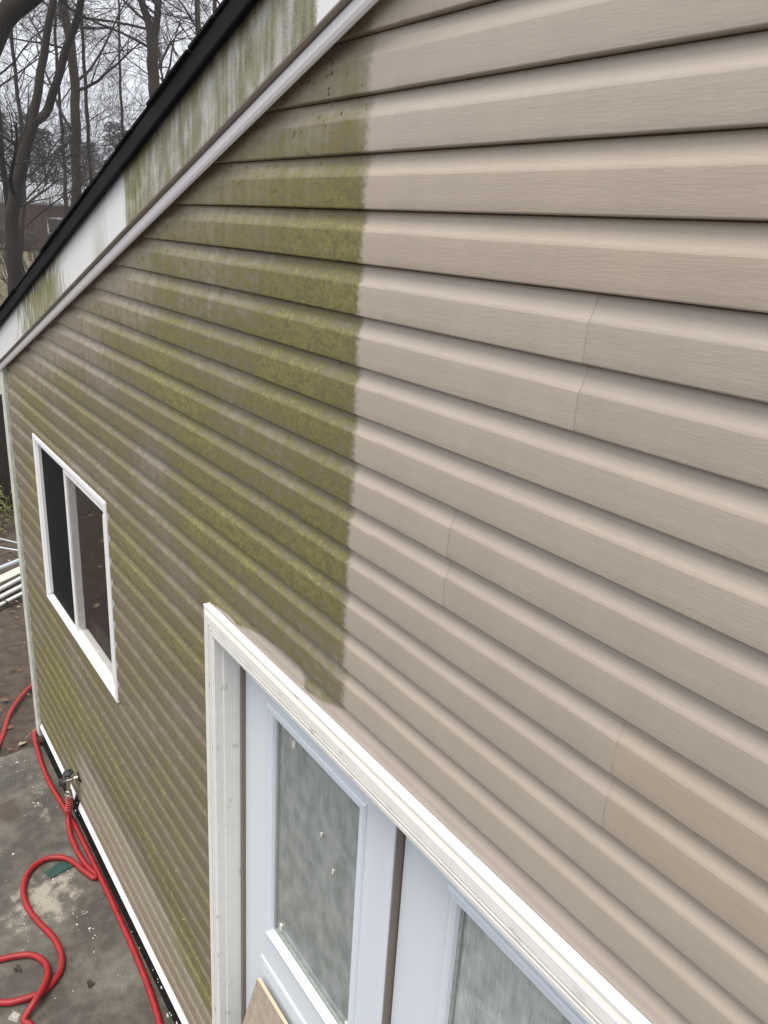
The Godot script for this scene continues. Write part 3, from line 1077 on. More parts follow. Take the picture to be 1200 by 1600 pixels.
func leaf(d: Node, x0: float, x1: float, z: float, lite: Array, clips: bool) -> void:
	var st := begin()
	var y0 := 0.17
	var y1 := 2.24
	# slab with a hole for the glass and a raised panel below
	bar(st, Vector3(x0, y0, z - 0.045), Vector3(lite[0] + 0.02, y1, z), 1, 0.002)
	bar(st, Vector3(lite[1] - 0.02, y0, z - 0.045), Vector3(x1, y1, z), 1, 0.002)
	bar(st, Vector3(lite[0] + 0.0195, lite[3] - 0.02, z - 0.045), Vector3(lite[1] - 0.0195, y1 - 0.0005, z - 0.0002), 0, 0.001)
	bar(st, Vector3(lite[0] + 0.0195, y0 + 0.0005, z - 0.045), Vector3(lite[1] - 0.0195, lite[2] + 0.02, z - 0.0002), 0, 0.001)
	var leaf_ := put("door_leaf", done(st, "door_paint"), d)
	# frame round the glass
	st = begin()
	frame(st, lite[0], lite[1], lite[2], lite[3], [Vector2(0.0, z - 0.01), Vector2(0.0, z + 0.004), Vector2(0.004, z + 0.009), Vector2(0.012, z + 0.010), Vector2(0.015, z + 0.006), Vector2(0.024, z + 0.007), Vector2(0.032, z + 0.001), Vector2(0.036, z - 0.008), Vector2(0.036, z - 0.02)])
	put("glazing_frame", done(st, "door_paint"), d)
	st = begin()
	frame(st, lite[0] + 0.036, lite[1] - 0.036, lite[2] + 0.036, lite[3] - 0.036, [Vector2(0.0, z - 0.024), Vector2(0.0, z - 0.010), Vector2(0.010, z - 0.0105), Vector2(0.011, z - 0.024)])
	put("glass_spacer", done(st, "spacer_grey") if M.has("spacer_grey") else done(st, "pipe_metal"), d)
	st = begin()
	frame(st, x0 + 0.13, x1 - 0.13, 0.34, 1.03, [Vector2(0.0, z - 0.003), Vector2(0.003, z + 0.004), Vector2(0.010, z + 0.005), Vector2(0.016, z + 0.001), Vector2(0.024, z + 0.003), Vector2(0.030, z - 0.003)])
	put("panel_mould", done(st, "door_paint"), d)
	st = begin()
	var q := [Vector3(lite[0] + 0.030, lite[3] - 0.030, z - 0.018), Vector3(lite[1] - 0.030, lite[3] - 0.030, z - 0.018), Vector3(lite[1] - 0.030, lite[2] + 0.030, z - 0.018), Vector3(lite[0] + 0.030, lite[2] + 0.030, z - 0.018)]
	var uv := [Vector2(0, 0), Vector2(1, 0), Vector2(1, 1), Vector2(0, 1)]
	var flip := 0.0 if clips else 1.0
	for idx in [0, 1, 2, 0, 2, 3]:
		st.set_uv(Vector2(absf(flip - uv[idx].x), uv[idx].y))
		st.add_vertex(q[idx])
	for idx in [0, 2, 1, 0, 3, 2]:
		st.set_uv(Vector2(absf(flip - uv[idx].x), uv[idx].y))
		st.add_vertex(q[idx] + Vector3(0, 0, -0.006))
	put("pane", done(st, "dirty_glass" if clips else "sky_pale_glass"), d)
	if clips:
		for c in [Vector2(-1.775, 2.000), Vector2(-1.835, 1.232), Vector2(-1.425, 1.222), Vector2(-1.60, 1.80), Vector2(-1.53, 1.72)]:
			var s := 0.5 if c.x > -1.7 and c.x < -1.5 else 1.0
			st = begin()
			bar(st, Vector3(c.x, c.y, z - 0.0185), Vector3(c.x + 0.014 * s, c.y + 0.022 * s, z - 0.011), 1, 0.002)
			put("glass_clip", done(st, "chip_white"), d)


# ------------------------------------------------------------------ beyond the corner
func V(x: float, y: float, z: float) -> Vector3:
	return Vector3(x, y, z)


func build_far_things() -> void:
	# lawn that rises away behind the trees
	var st := begin()
	st.set_smooth_group(0)
	for i in 12:
		for k in 14:
			var c := []
			for p in [[0, 0], [1, 0], [1, 1], [0, 1]]:
				var x: float = -19.0 - (i + p[0]) * 4.0 + 1.2 * sin((k + p[1]) * 1.7) * (1.0 if i + p[0] == 0 else 0.0)
				var z: float = -36.0 + (k + p[1]) * 3.5
				c.append(Vector3(x, ground_y(x, z) + 0.05, z))
			quad(st, c[0], c[3], c[2], c[1])
	tag(put("lawn", done(st, "lawn")), "", "", "", "structure")
	# low red building with a pale roof
	var g := ground_y(-45.0, -10.0)
	var b := thing("red_shed", "low dull red building with a pale roof, seen between the bare trunks", "shed", Vector3(-46.0, g, -10.8))
	st = begin()
	bar(st, V(-3, -0.2, -2.9), V(2.0, 2.15, 2.6), 1, 0.02)
	put("wall", done(st, "barn_red"), b)
	st = begin()
	loft(st, [PackedVector3Array([V(2.35, 2.1, -3.2), V(2.35, 2.2, -3.2), V(-0.5, 3.15, -3.2), V(-3.35, 2.2, -3.2), V(-3.35, 2.1, -3.2)]), PackedVector3Array([V(2.35, 2.1, 2.9), V(2.35, 2.2, 2.9), V(-0.5, 3.15, 2.9), V(-3.35, 2.2, 2.9), V(-3.35, 2.1, 2.9)])])
	put("roof", done(st, "barn_roof"), b)
	for z in [-2.0, 0.3]:
		var w := put("window", bar_mesh(V(2.0, 0.75, z), V(2.06, 1.55, z + 0.9), 1, "vinyl_white", 0.01), b)
		put("pane", bar_mesh(V(2.062, 0.83, z + 0.08), V(2.07, 1.47, z + 0.82), 1, "car_glass", 0.002), w)
	put("door", bar_mesh(V(2.0, 0.0, -0.9), V(2.05, 1.9, -0.05), 1, "vinyl_white", 0.01), b)
	build_car()


func build_car() -> void:
	var at := V(-43.5, ground_y(-43.5, -6.6) + 0.05, -6.6)
	var car := thing("parked_car", "dark car parked on the rise behind the trees", "car", at)
	# side outline in (z, y), swept across x with the shoulders drawn in
	var low := [Vector2(-2.2, 0.30), Vector2(-2.22, 0.62), Vector2(-2.10, 0.86), Vector2(-1.2, 0.95), Vector2(1.15, 0.93), Vector2(2.05, 0.82), Vector2(2.22, 0.60), Vector2(2.2, 0.30)]
	var st := begin()
	var rings := []
	for s in [[-0.86, 0.92], [-0.80, 1.0], [0.80, 1.0], [0.86, 0.92]]:
		rings.append(ring(low, func(p): return Vector3(s[0], 0.3 + (p.y - 0.3) * s[1], p.x * (0.5 + 0.5 * s[1]))))
	loft(st, rings)
	put("body", done(st, "car_paint"), car)
	var top := [Vector2(-1.75, 0.94), Vector2(-1.25, 1.38), Vector2(-0.6, 1.46), Vector2(0.25, 1.42), Vector2(1.05, 0.94)]
	st = begin()
	loft(st, [ring(top, func(p): return Vector3(-0.76 + (p.y - 0.94) * 0.3, p.y, p.x)), ring(top, func(p): return Vector3(0.76 - (p.y - 0.94) * 0.3, p.y, p.x))])
	put("cabin", done(st, "car_glass"), car)
	st = begin()
	loft(st, [PackedVector3Array([V(-0.60, 1.43, -1.2), V(0.60, 1.43, -1.2), V(0.60, 1.49, -0.6), V(-0.60, 1.49, -0.6)]), PackedVector3Array([V(-0.60, 1.41, 0.3), V(0.60, 1.41, 0.3), V(0.60, 1.46, 0.2), V(-0.60, 1.46, 0.2)])])
	put("roof", done(st, "car_paint"), car)
	for z in [-1.35, 1.35]:
		for s in [-1.0, 1.0]:
			st = begin()
			lathe(st, V(s * 0.70, 0.31, z), V(s, 0, 0), [Vector2(0.22, -0.02), Vector2(0.31, 0.0), Vector2(0.31, 0.17), Vector2(0.21, 0.19)], 18)
			var w := put("wheel", done(st, "tyre"), car)
			st = begin()
			lathe(st, V(s * 0.70, 0.31, z), V(s, 0, 0), [Vector2(0.20, 0.10), Vector2(0.20, 0.192), Vector2(0.06, 0.196)], 14)
			put("rim", done(st, "pipe_metal"), w)
	for s in [-0.62, 0.62]:
		put("headlight", bar_mesh(V(s - 0.16, 0.62, 2.14), V(s + 0.16, 0.76, 2.2), 0, "vinyl_white", 0.01), car)


# ------------------------------------------------------------------ bare trees
var bv := PackedVector3Array()
var bn := PackedVector3Array()
var bi := PackedInt32Array()


func wood_begin() -> void:
	bv = PackedVector3Array()
	bn = PackedVector3Array()
	bi = PackedInt32Array()


func wood_mesh(m: String) -> ArrayMesh:
	var a := []
	a.resize(Mesh.ARRAY_MAX)
	a[Mesh.ARRAY_VERTEX] = bv
	a[Mesh.ARRAY_NORMAL] = bn
	a[Mesh.ARRAY_INDEX] = bi
	var mesh := ArrayMesh.new()
	mesh.add_surface_from_arrays(Mesh.PRIMITIVE_TRIANGLES, a)
	mesh.surface_set_material(0, M[m])
	return mesh


func stick(pts: PackedVector3Array, r0: float, r1: float, n: int) -> void:
	var side := Vector3.ZERO
	var count := pts.size()
	for i in count:
		var d := (pts[mini(i + 1, count - 1)] - pts[maxi(i - 1, 0)]).normalized()
		if side == Vector3.ZERO: side = d.cross(Vector3(0.3, 0.2, 0.9)).normalized()
		side = (side - d * side.dot(d)).normalized()
		var up := d.cross(side)
		var r := lerpf(r0, r1, i / float(count - 1))
		var base := bv.size()
		for k in n:
			var a := TAU * k / n
			var nn := side * cos(a) + up * sin(a)
			bv.append(pts[i] + nn * r)
			bn.append(nn)
		if i > 0:
			for k in n:
				var k2 := (k + 1) % n
				bi.append_array([base - n + k, base + k, base + k2, base - n + k, base + k2, base - n + k2])


func grow(p: Vector3, d: Vector3, length: float, r: float, depth: int, lift := 0.10) -> void:
	var segs := 3 + depth
	var pts := PackedVector3Array([p])
	var dirs := [d]
	for i in segs:
		d = (d + Vector3(rng.randf_range(-1, 1), rng.randf_range(-1, 1) + lift * 2.0, rng.randf_range(-1, 1)) * 0.17).normalized()
		p += d * length / segs
		pts.append(p)
		dirs.append(d)
	stick(pts, r, maxf(r * 0.35, 0.0022), 3 if depth < 2 else 5)
	if depth == 0: return
	var kids := rng.randi_range(4, 6) if depth > 1 else rng.randi_range(3, 5)
	for k in kids:
		var t := rng.randf_range(0.22, 0.98) * segs
		var i := mini(int(t), segs - 1)
		var at := pts[i].lerp(pts[i + 1], t - i)
		var dd: Vector3 = dirs[i]
		var axis := dd.cross(Vector3(rng.randf_range(-1, 1), rng.randf_range(-1, 1), rng.randf_range(-1, 1))).normalized()
		if axis.length() < 0.5: continue
		grow(at, dd.rotated(axis, rng.randf_range(0.4, 1.0)), length * rng.randf_range(0.42, 0.68), maxf(r * (1.0 - 0.6 * t / segs) * 0.55, 0.003), depth - 1, lift)


# a bare tree from traced stems: each stem = [points, radius at the foot, radius at the tip, share of it that is bare]
func bare_tree(called: String, label: String, at: Vector3, stems: Array, limbs: int, reach: float, bark: String, depth := 3) -> void:
	var t := thing(called, label, "tree", at, "bare trees behind the house")
	wood_begin()
	var paths := []
	for s in stems:
		var local := []
		for p in s[0]: local.append(p - at)
		var path := smooth_path(local, 0.25)
		for i in path.size():
			path[i] += Vector3(sin(i * 0.9 + at.z) * 0.012, 0, cos(i * 1.3) * 0.012)
		paths.append(path)
		stick(path, s[1], s[2], 10)
	put("trunk", wood_mesh(bark), t)
	wood_begin()
	for k in limbs:
		var si := rng.randi_range(0, stems.size() - 1)
		var s = stems[si]
		var path: PackedVector3Array = paths[si]
		var f := rng.randf_range(s[3], 1.0)
		var i := clampi(int(f * (path.size() - 1)), 0, path.size() - 2)
		var up := (path[i + 1] - path[i]).normalized()
		var a := rng.randf_range(0, TAU)
		var out := Vector3(cos(a), 0, sin(a))
		grow(path[i], (up * rng.randf_range(0.15, 0.9) + out).normalized(), reach * rng.randf_range(0.6, 1.25), lerpf(s[1], s[2], f) * rng.randf_range(0.22, 0.42), depth)
	put("crown", wood_mesh("twig"), t)


func build_trees() -> void:
	# the traced trunks
	bare_tree("bare_tree", "nearest dark trunk at the house corner, one thick limb arching across the top left", V(-10.25, -0.05, -0.80),
		[[[V(-10.25, -0.05, -0.80), V(-10.24, 0.9, -0.76), V(-10.22, 1.7, -0.72), V(-10.20, 2.7, -0.80), V(-10.18, 3.7, -0.88), V(-10.15, 4.75, -0.98)], 0.16, 0.125, 0.5],
		[[V(-10.15, 4.70, -0.97), V(-10.14, 5.00, -1.05), V(-10.12, 5.22, -1.18), V(-10.08, 5.42, -1.33), V(-10.02, 5.58, -1.52), V(-9.96, 5.80, -1.75), V(-9.8, 6.3, -2.2)], 0.125, 0.09, 0.3],
		[[V(-10.15, 4.70, -0.97), V(-10.2, 5.6, -0.7), V(-10.2, 6.8, -0.4)], 0.12, 0.07, 0.2]], 10, 2.4, "dark_bark")
	bare_tree("bare_tree", "forked bare tree whose two leaning stems part well above the roof edge", V(-16.70, 0.15, -2.40),
		[[[V(-16.70, 0.15, -2.40), V(-16.67, 2.17, -2.42), V(-16.66, 3.29, -2.47), V(-16.61, 4.28, -2.72), V(-16.55, 4.98, -2.95)], 0.15, 0.11, 0.55],
		[[V(-16.55, 4.93, -2.93), V(-16.52, 5.61, -3.10), V(-16.49, 6.12, -3.22), V(-16.46, 6.55, -3.33), V(-16.44, 6.97, -3.42), V(-16.38, 8.6, -3.75)], 0.078, 0.05, 0.1],
		[[V(-16.58, 4.90, -2.92), V(-16.80, 5.10, -3.21), V(-16.74, 5.60, -3.43), V(-16.71, 6.02, -3.57), V(-16.67, 6.37, -3.72), V(-16.60, 7.0, -3.94), V(-16.5, 8.3, -4.4)], 0.082, 0.05, 0.1]], 16, 1.8, "dark_bark")
	bare_tree("bare_tree", "straight bare tree with a pale brown trunk, tallest behind the fascia", V(-20.30, 0.30, -4.45),
		[[[V(-20.30, 0.30, -4.45), V(-20.28, 2.76, -4.54), V(-20.24, 4.56, -4.67), V(-20.23, 5.49, -4.71), V(-20.22, 6.13, -4.74), V(-20.22, 6.87, -4.70), V(-20.25, 7.70, -4.60), V(-20.35, 9.4, -4.3)], 0.125, 0.09, 0.42]], 9, 3.0, "bark")
	bare_tree("bare_tree", "grey bare tree that splits in two just above the black roof edge", V(-22.45, 0.40, -7.60),
		[[[V(-22.45, 0.40, -7.60), V(-22.50, 5.65, -7.43), V(-22.52, 6.70, -7.38), V(-22.52, 7.71, -7.37)], 0.175, 0.145, 0.75],
		[[V(-22.52, 7.60, -7.37), V(-22.56, 8.20, -7.27), V(-22.60, 8.7, -7.12), V(-22.66, 10.4, -6.9)], 0.105, 0.075, 0.0],
		[[V(-22.52, 7.60, -7.37), V(-22.48, 8.08, -7.48), V(-22.45, 8.7, -7.57), V(-22.42, 10.4, -7.7)], 0.095, 0.07, 0.0]], 10, 3.0, "bark")
	bare_tree("bare_tree", "slender bare tree close to the roof edge at the top of the picture", V(-22.1, 0.45, -8.5),
		[[[V(-22.1, 0.45, -8.5), V(-22.11, 6.95, -8.42), V(-22.10, 7.83, -8.45), V(-22.10, 8.6, -8.43), V(-22.11, 10.5, -8.40)], 0.11, 0.06, 0.55]], 9, 2.0, "bark", 2)
	bare_tree("bare_tree", "thin upright bare tree furthest right, half hidden by the roof edge", V(-23.8, 0.5, -9.7),
		[[[V(-23.8, 0.5, -9.7), V(-23.77, 8.23, -9.61), V(-23.76, 8.86, -9.64), V(-23.75, 10.6, -9.66)], 0.10, 0.05, 0.6]], 8, 2.0, "bark", 2)
	# further bare trees whose twigs fill the sky
	var r := RandomNumberGenerator.new()
	r.seed = 19
	for k in 9:
		var az := deg_to_rad([9.6, 11.2, 12.6, 14.2, 16.4, 18.0, 19.4, 21.6, 23.8][k])
		var D: float = [21.0, 27.0, 19.5, 30.0, 27.0, 33.0, 29.0, 34.0, 31.0][k]
		var base := V(-cos(az) * D, 0, 0.92 - sin(az) * D)
		base.y = ground_y(base.x, base.z) - 0.1
		var lean := V(r.randf_range(-0.5, 0.5), 0, r.randf_range(-0.5, 0.5))
		var top := base + V(0, r.randf_range(9.5, 12.0), 0) + lean * 2.0
		bare_tree("slim_tree", ["thin bare tree among the twigs at the left edge", "bare tree with fine twigs behind the forked tree", "slim bare tree standing just beside the forked stems", "distant bare tree right of the forked tree", "bare tree behind the straight brown trunk", "distant fine-twigged tree between the two big trunks", "bare tree filling the sky left of the grey trunk", "distant bare tree right of the grey split trunk", "furthest bare tree, at the black roof edge"][k], base,
			[[[base, base.lerp(top, 0.35) + lean * 0.4, base.lerp(top, 0.7) - lean * 0.3, top], 0.075, 0.03, 0.25]], 9 if k > 2 else 15, 2.6, "dark_bark")
	# brush under the trees
	for k in 8:
		var az := deg_to_rad(8.8 + k * 1.5 + r.randf_range(-0.3, 0.3))
		var D := r.randf_range(18.0, 34.0)
		var base := V(-cos(az) * D, 0, 0.92 - sin(az) * D)
		base.y = ground_y(base.x, base.z) - 0.05
		var t := thing("bare_shrub", "tangled leafless brown shrub under the bare trees", "shrub", base, "leafless shrubs under the trees")
		wood_begin()
		for s in 15:
			var a := r.randf_range(0, TAU)
			grow(V(cos(a), 0, sin(a)) * r.randf_range(0, 0.9), V(cos(a) * 0.35, 1, sin(a) * 0.35).normalized(), r.randf_range(2.2, 4.6), 0.016, 2, 0.15)
		put("stems", wood_mesh("brush_twig"), t)
	# dark evergreens that close the view
	var st := begin()
	for k in 2600:
		var hgt := pow(r.randf(), 0.8)
		var rad := (1.0 - hgt * 0.75) * 3.3 * sqrt(r.randf_range(0.15, 1.0)) * r.randf_range(0.7, 1.15)
		var a := r.randf_range(0, TAU)
		var c := V(cos(a) * rad, 0.5 + hgt * 8.4, sin(a) * rad)
		var u := V(cos(a), r.randf_range(-0.5, 0.1), sin(a)).normalized() * r.randf_range(0.22, 0.5)
		var w := V(-sin(a), r.randf_range(-0.4, 0.4), cos(a)) * r.randf_range(0.07, 0.14)
		tri(st, c - u * 0.5 - w, c + u * 0.5, c - u * 0.5 + w)
	var crown := done(st, "needles")
	wood_begin()
	stick(PackedVector3Array([V(0, -0.3, 0), V(0, 4, 0), V(0, 8.6, 0)]), 0.2, 0.03, 8)
	var stem := wood_mesh("dark_bark")
	for k in 15:
		var az := deg_to_rad(7.6 + k * 1.25 + r.randf_range(-0.4, 0.4))
		var D := r.randf_range(56.0, 70.0)
		var p := V(-cos(az) * D, 0, 0.92 - sin(az) * D)
		p.y = ground_y(p.x, p.z)
		var t := thing("evergreen_tree", "dark evergreen in the row that closes the view behind the bare trees", "tree", p, "dark evergreens behind the bare trees")
		t.scale = Vector3.ONE * r.randf_range(0.62, 0.84)
		t.rotation.y = r.randf_range(0, TAU)
		put("trunk", stem, t)
		put("crown", crown, t)


# ------------------------------------------------------------------ things by the wall
func build_yard_things() -> void:
	build_hoses()
	build_tap()
	# board leaning on the door
	var lb := thing("leaning_board", "brown board with a pale raw edge leaning against the door", "board", V(-1.94, 0.05, 0.20))
	var st := begin()
	var up := V(0.025, 0.90, -0.26).normalized()
	var fw := V(1, 0, 0).cross(up).normalized()
	var rg := []
	for z in [0.0, 0.0125]:
		rg.append(PackedVector3Array([fw * z, V(0.62, 0, 0) + fw * z, V(0.62, 0, 0) + up * 0.930 + fw * z, V(0.32, 0, 0) + up * 0.936 + fw * z, up * 0.935 + fw * z]))
	loft(st, rg)
	put("panel", done(st, "board_face"), lb)
	st = begin()
	loft(st, [ring([Vector2(0.936, 0.0), Vector2(0.936, 0.0125), Vector2(0.9385, 0.0120), Vector2(0.9385, 0.0005)], func(p): return V(0.001, 0, 0) + up * p.x + fw * p.y), ring([Vector2(0.931, 0.0), Vector2(0.931, 0.0125), Vector2(0.9345, 0.0120), Vector2(0.9345, 0.0005)], func(p): return V(0.619, 0, 0) + up * p.x + fw * p.y)])
	put("raw_edge", done(st, "board_edge"), lb)
	# dark green offcut under the hose loop
	st = begin()
	loft(st, [PackedVector3Array([V(-3.862, 0.001, 0.283), V(-3.800, 0.001, 0.262), V(-3.826, 0.001, 0.128), V(-3.905, 0.001, 0.158)]), PackedVector3Array([V(-3.862, 0.006, 0.283), V(-3.800, 0.005, 0.262), V(-3.826, 0.010, 0.128), V(-3.905, 0.008, 0.158)])])
	tag(put("plastic_scrap", done(st, "green_scrap")), "dark green flat scrap on the paving under the hose loop", "scrap")
	# a pale broken stone and three wet leaves
	st = begin()
	loft(st, [PackedVector3Array([V(-3.075, 0.0, 0.60), V(-3.03, 0.0, 0.575), V(-3.01, 0.0, 0.60), V(-3.05, 0.0, 0.635)]), PackedVector3Array([V(-3.068, 0.012, 0.602), V(-3.032, 0.016, 0.582), V(-3.016, 0.010, 0.600), V(-3.05, 0.013, 0.626)])])
	tag(put("stone_chip", done(st, "stone_grey")), "pale flat chip of stone on the paving below the hose coil", "stone")
	var n := 0
	for l in [[V(-3.295, 0.003, 0.538), 0.034, "dark wet leaf lying inside the coil of red hose"], [V(-3.03, 0.003, 0.272), 0.036, "dark curled leaf alone on the bare paving"], [V(-3.165, 0.003, 0.40), 0.02, "small dark leaf tucked beside the crossing of the hose"]]:
		st = begin()
		var c: Vector3 = l[0]
		var s: float = l[1]
		var a := n * 1.9 + 0.4
		var pts := []
		for k in 9:
			var t := TAU * k / 9.0
			var rr := s * (0.30 + 0.70 * absf(sin(t * 1.5 + n * 0.7)) * (0.75 + 0.25 * sin(t * 5.0 + n)))
			pts.append(c + V(cos(t + a) * rr, 0.004 + 0.006 * absf(sin(t * 1.5)), sin(t + a) * rr * 0.7))
		for k in 9: tri(st, c + V(0, 0.003, 0), pts[k], pts[(k + 1) % 9])
		tag(put("fallen_leaf", done(st, "leaf_dark")), l[2], "leaf", "leaves on the paving")
		n += 1
	# flecks of paint and grit
	var r := RandomNumberGenerator.new()
	r.seed = 23
	st = begin()
	for k in 120:
		var x := r.randf_range(-5.0, -2.6)
		var z := r.randf_range(0.06, 0.75)
		if k < 70:
			var q: Array = [[-4.55, 0.16, 0.13, 0.05], [-3.75, 0.22, 0.10, 0.05], [-3.40, 0.20, 0.12, 0.04], [-4.85, 0.20, 0.15, 0.1]][k % 4]
			x = q[0] + r.randf_range(-1, 1) * q[2]
			z = q[1] + r.randf_range(-1, 1) * q[3]
		fleck(st, V(x, 0.002, z), r.randf_range(0.0015, 0.0042) * (1.8 if k % 11 == 0 else 1.0), r)
	tag(put("paint_flecks", done(st, "chip_white")), "pale paint flecks and grit scattered over the wet paving", "debris", "", "stuff")
	# wash suds along the foot of the wall
	st = begin()
	for k in 60:
		var x := -3.25 + r.randf() * 0.75 if k < 42 else r.randf_range(-4.9, -4.1)
		var s := r.randf_range(0.003, 0.009)
		var c := V(x, r.randf_range(0.008, 0.075), -0.022)
		if k % 3 == 0: c = V(x, 0.003, r.randf_range(-0.01, 0.03))
		var rgs := []
		for q in 4:
			var el := (q / 3.0) * PI * 0.5
			var rr := PackedVector3Array()
			for m in 7: rr.append(c + V(cos(TAU * m / 7) * cos(el * 0.96) * s, sin(TAU * m / 7) * cos(el * 0.96) * s, sin(el) * s * 0.7))
			rgs.append(rr)
		loft(st, rgs, true)
	for k in 40:  # wet glints along the lower laps, modelled as small white blobs
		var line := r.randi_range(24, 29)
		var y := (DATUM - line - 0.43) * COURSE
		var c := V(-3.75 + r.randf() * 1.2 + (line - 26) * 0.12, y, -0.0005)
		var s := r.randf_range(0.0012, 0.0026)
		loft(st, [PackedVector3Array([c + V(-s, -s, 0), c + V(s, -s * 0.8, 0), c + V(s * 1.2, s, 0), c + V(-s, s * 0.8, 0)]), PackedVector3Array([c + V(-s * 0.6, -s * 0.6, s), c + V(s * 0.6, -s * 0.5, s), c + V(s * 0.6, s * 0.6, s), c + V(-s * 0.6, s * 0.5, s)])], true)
	tag(put("suds_and_glints", done(st, "suds")), "white wash suds along the foot of the wall, and wet glints drawn as white dots on its lower laps", "suds", "", "stuff")
	build_debris(r)


func fleck(st: SurfaceTool, c: Vector3, s: float, r: RandomNumberGenerator) -> void:
	var a := r.randf_range(0, TAU)
	var u := V(cos(a), 0, sin(a)) * s
	var w := V(-sin(a), 0, cos(a)) * s * r.randf_range(0.3, 0.9)
	loft(st, [PackedVector3Array([c - u - w, c + u - w * 0.6, c + u * 0.7 + w, c - u * 0.8 + w * 0.8]), PackedVector3Array([c - u * 0.9 - w * 0.9 + V(0, s * 0.4, 0), c + u * 0.8 - w * 0.5 + V(0, s * 0.5, 0), c + u * 0.6 + w * 0.8 + V(0, s * 0.3, 0), c - u * 0.7 + w * 0.7 + V(0, s * 0.5, 0)])])


func build_debris(r: RandomNumberGenerator) -> void:
	# lengths of trim, pipe and board dumped past the corner
	var list := [
		["metal_pipe", "thin grey metal rod lying highest on the ground by the mossy shrub", V(-9.04, 0.03, -0.49), V(0.83, 0, -0.55), 1.2, 0.5, 0.010, 0.010, "pipe_metal"],
		["metal_pipe", "second thin metal rod, just in front of the highest one", V(-8.78, 0.03, -0.44), V(0.76, 0, -0.65), 1.1, 0.5, 0.012, 0.012, "pipe_metal"],
		["metal_pipe", "bright metal pipe on top of the heap of boards", V(-7.94, 0.15, -0.29), V(-0.51, 0, -0.86), 0.40, 0.5, 0.020, 0.020, "pipe_metal"],
		["trim_board", "wide cream board in the middle of the heap", V(-7.80, 0.105, -0.26), V(-0.56, 0, -0.83), 0.40, 0.55, 0.060, 0.012, "plank_pale"],
		["trim_board", "grey board edge below the cream board", V(-7.62, 0.08, -0.22), V(-0.61, 0, -0.79), 0.35, 0.6, 0.022, 0.018, "plank_grey"],
		["trim_board", "white strip in the lower half of the heap", V(-7.50, 0.055, -0.19), V(-0.58, 0, -0.81), 0.35, 0.6, 0.024, 0.014, "plank_grey"],
		["trim_board", "lowest white strip of the heap, nearest the dark soil", V(-7.40, 0.03, -0.18), V(-0.57, 0, -0.82), 0.32, 0.5, 0.020, 0.012, "plank_grey"],
		["broken_stick", "short dark stick with a pale end below the heap", V(-7.44, 0.02, -0.22), V(0.85, 0, -0.53), 0.15, 0.11, 0.012, 0.010, "leaf_dark"],
		["trim_board", "grey board slanting under the bright pipe", V(-7.86, 0.06, -0.30), V(-0.40, 0, -0.92), 0.35, 0.5, 0.045, 0.015, "plank_grey"]]
	for l in list:
		var d: Vector3 = l[3].normalized()
		var side := d.cross(Vector3.UP).normalized()
		var st := begin()
		if l[0] == "trim_board":
			var rgs := []
			for e in [-l[4], l[5]]:
				rgs.append(ring([Vector2(-l[6], 0), Vector2(l[6], 0), Vector2(l[6], l[7]), Vector2(l[6] - 0.003, l[7] + 0.003), Vector2(-l[6] + 0.003, l[7] + 0.003), Vector2(-l[6], l[7])], func(p): return l[2] + d * e + side * p.x + V(0, p.y - 0.02, 0)))
			loft(st, rgs)
		else:
			tube(st, PackedVector3Array([l[2] - d * l[4], l[2], l[2] + d * l[5]]), l[6], l[7], 10)
		tag(put(l[0], done(st, l[8])), l[1], "stick" if l[0] == "broken_stick" else ("pipe" if l[0] == "metal_pipe" else "board"), "" if l[0] == "broken_stick" else "boards and pipes heaped past the corner")
	# mossy evergreen shrub behind the heap
	var at := V(-9.9, -0.05, -0.50)
	var sh := thing("mossy_shrub", "low yellow-green shrub behind the heap of boards", "shrub", at)
	var st := begin()
	for k in 900:
		var a := r.randf_range(0, TAU)
		var q := sqrt(r.randf()) * 0.55
		var c := V(cos(a) * q, r.randf_range(0.02, 0.62) * (1.0 - q * 0.9), sin(a) * q)
		var u := V(r.randf_range(-1, 1), r.randf_range(-0.6, 1), r.randf_range(-1, 1)).normalized() * r.randf_range(0.02, 0.045)
		var w := u.cross(V(r.randf_range(-1, 1), r.randf_range(-1, 1), r.randf_range(-1, 1)).normalized()) * 0.5
		quad(st, c - u, c + w, c + u, c - w)
	put("leaves", done(st, "moss_leaf"), sh)
	wood_begin()
	for k in 14:
		var a := r.randf_range(0, TAU)
		grow(V(0, 0, 0), V(cos(a) * 0.8, 1, sin(a) * 0.8).normalized(), 0.5, 0.008, 1)
	put("stems", wood_mesh("twig"), sh)
	# leaf litter, twigs and clods on the soil
	for kind in 3:
		st = begin()
		for k in [700, 260, 90][kind]:
			var x := r.randf_range(-12.0, -5.12)
			var z := r.randf_range(-2.6, 1.6)
			if x > -5.3 and z < 0.02: continue
			var y := ground_y(x, z) + 0.012
			var s := r.randf_range(0.015, 0.04)
			var a := r.randf_range(0, TAU)
			var u := V(cos(a), r.randf_range(-0.3, 0.3), sin(a)) * s
			var w := V(-sin(a), r.randf_range(-0.3, 0.3), cos(a)) * s * r.randf_range(0.4, 0.8)
			if kind == 2:
				tube(st, PackedVector3Array([V(x, y, z) - u * 3.0, V(x, y + 0.01, z), V(x, y, z) + u * 3.0 + w]), 0.003, 0.002, 5)
			else:
				var c := V(x, y + 0.01, z)
				tri(st, c - u, c + w + V(0, 0.008, 0), c + u)
				tri(st, c - u, c + u, c - w + V(0, 0.006, 0))
		tag(put(["leaf_litter", "pale_leaf_litter", "fallen_twigs"][kind], done(st, ["leaf_brown", "leaf_pale", "leaf_pale"][kind])), ["brown dead leaves strewn over the dark soil past the corner", "bleached leaves among the brown litter", "thin pale twigs lying on the dark soil"][kind], ["leaves", "leaves", "twigs"][kind], "", "stuff")


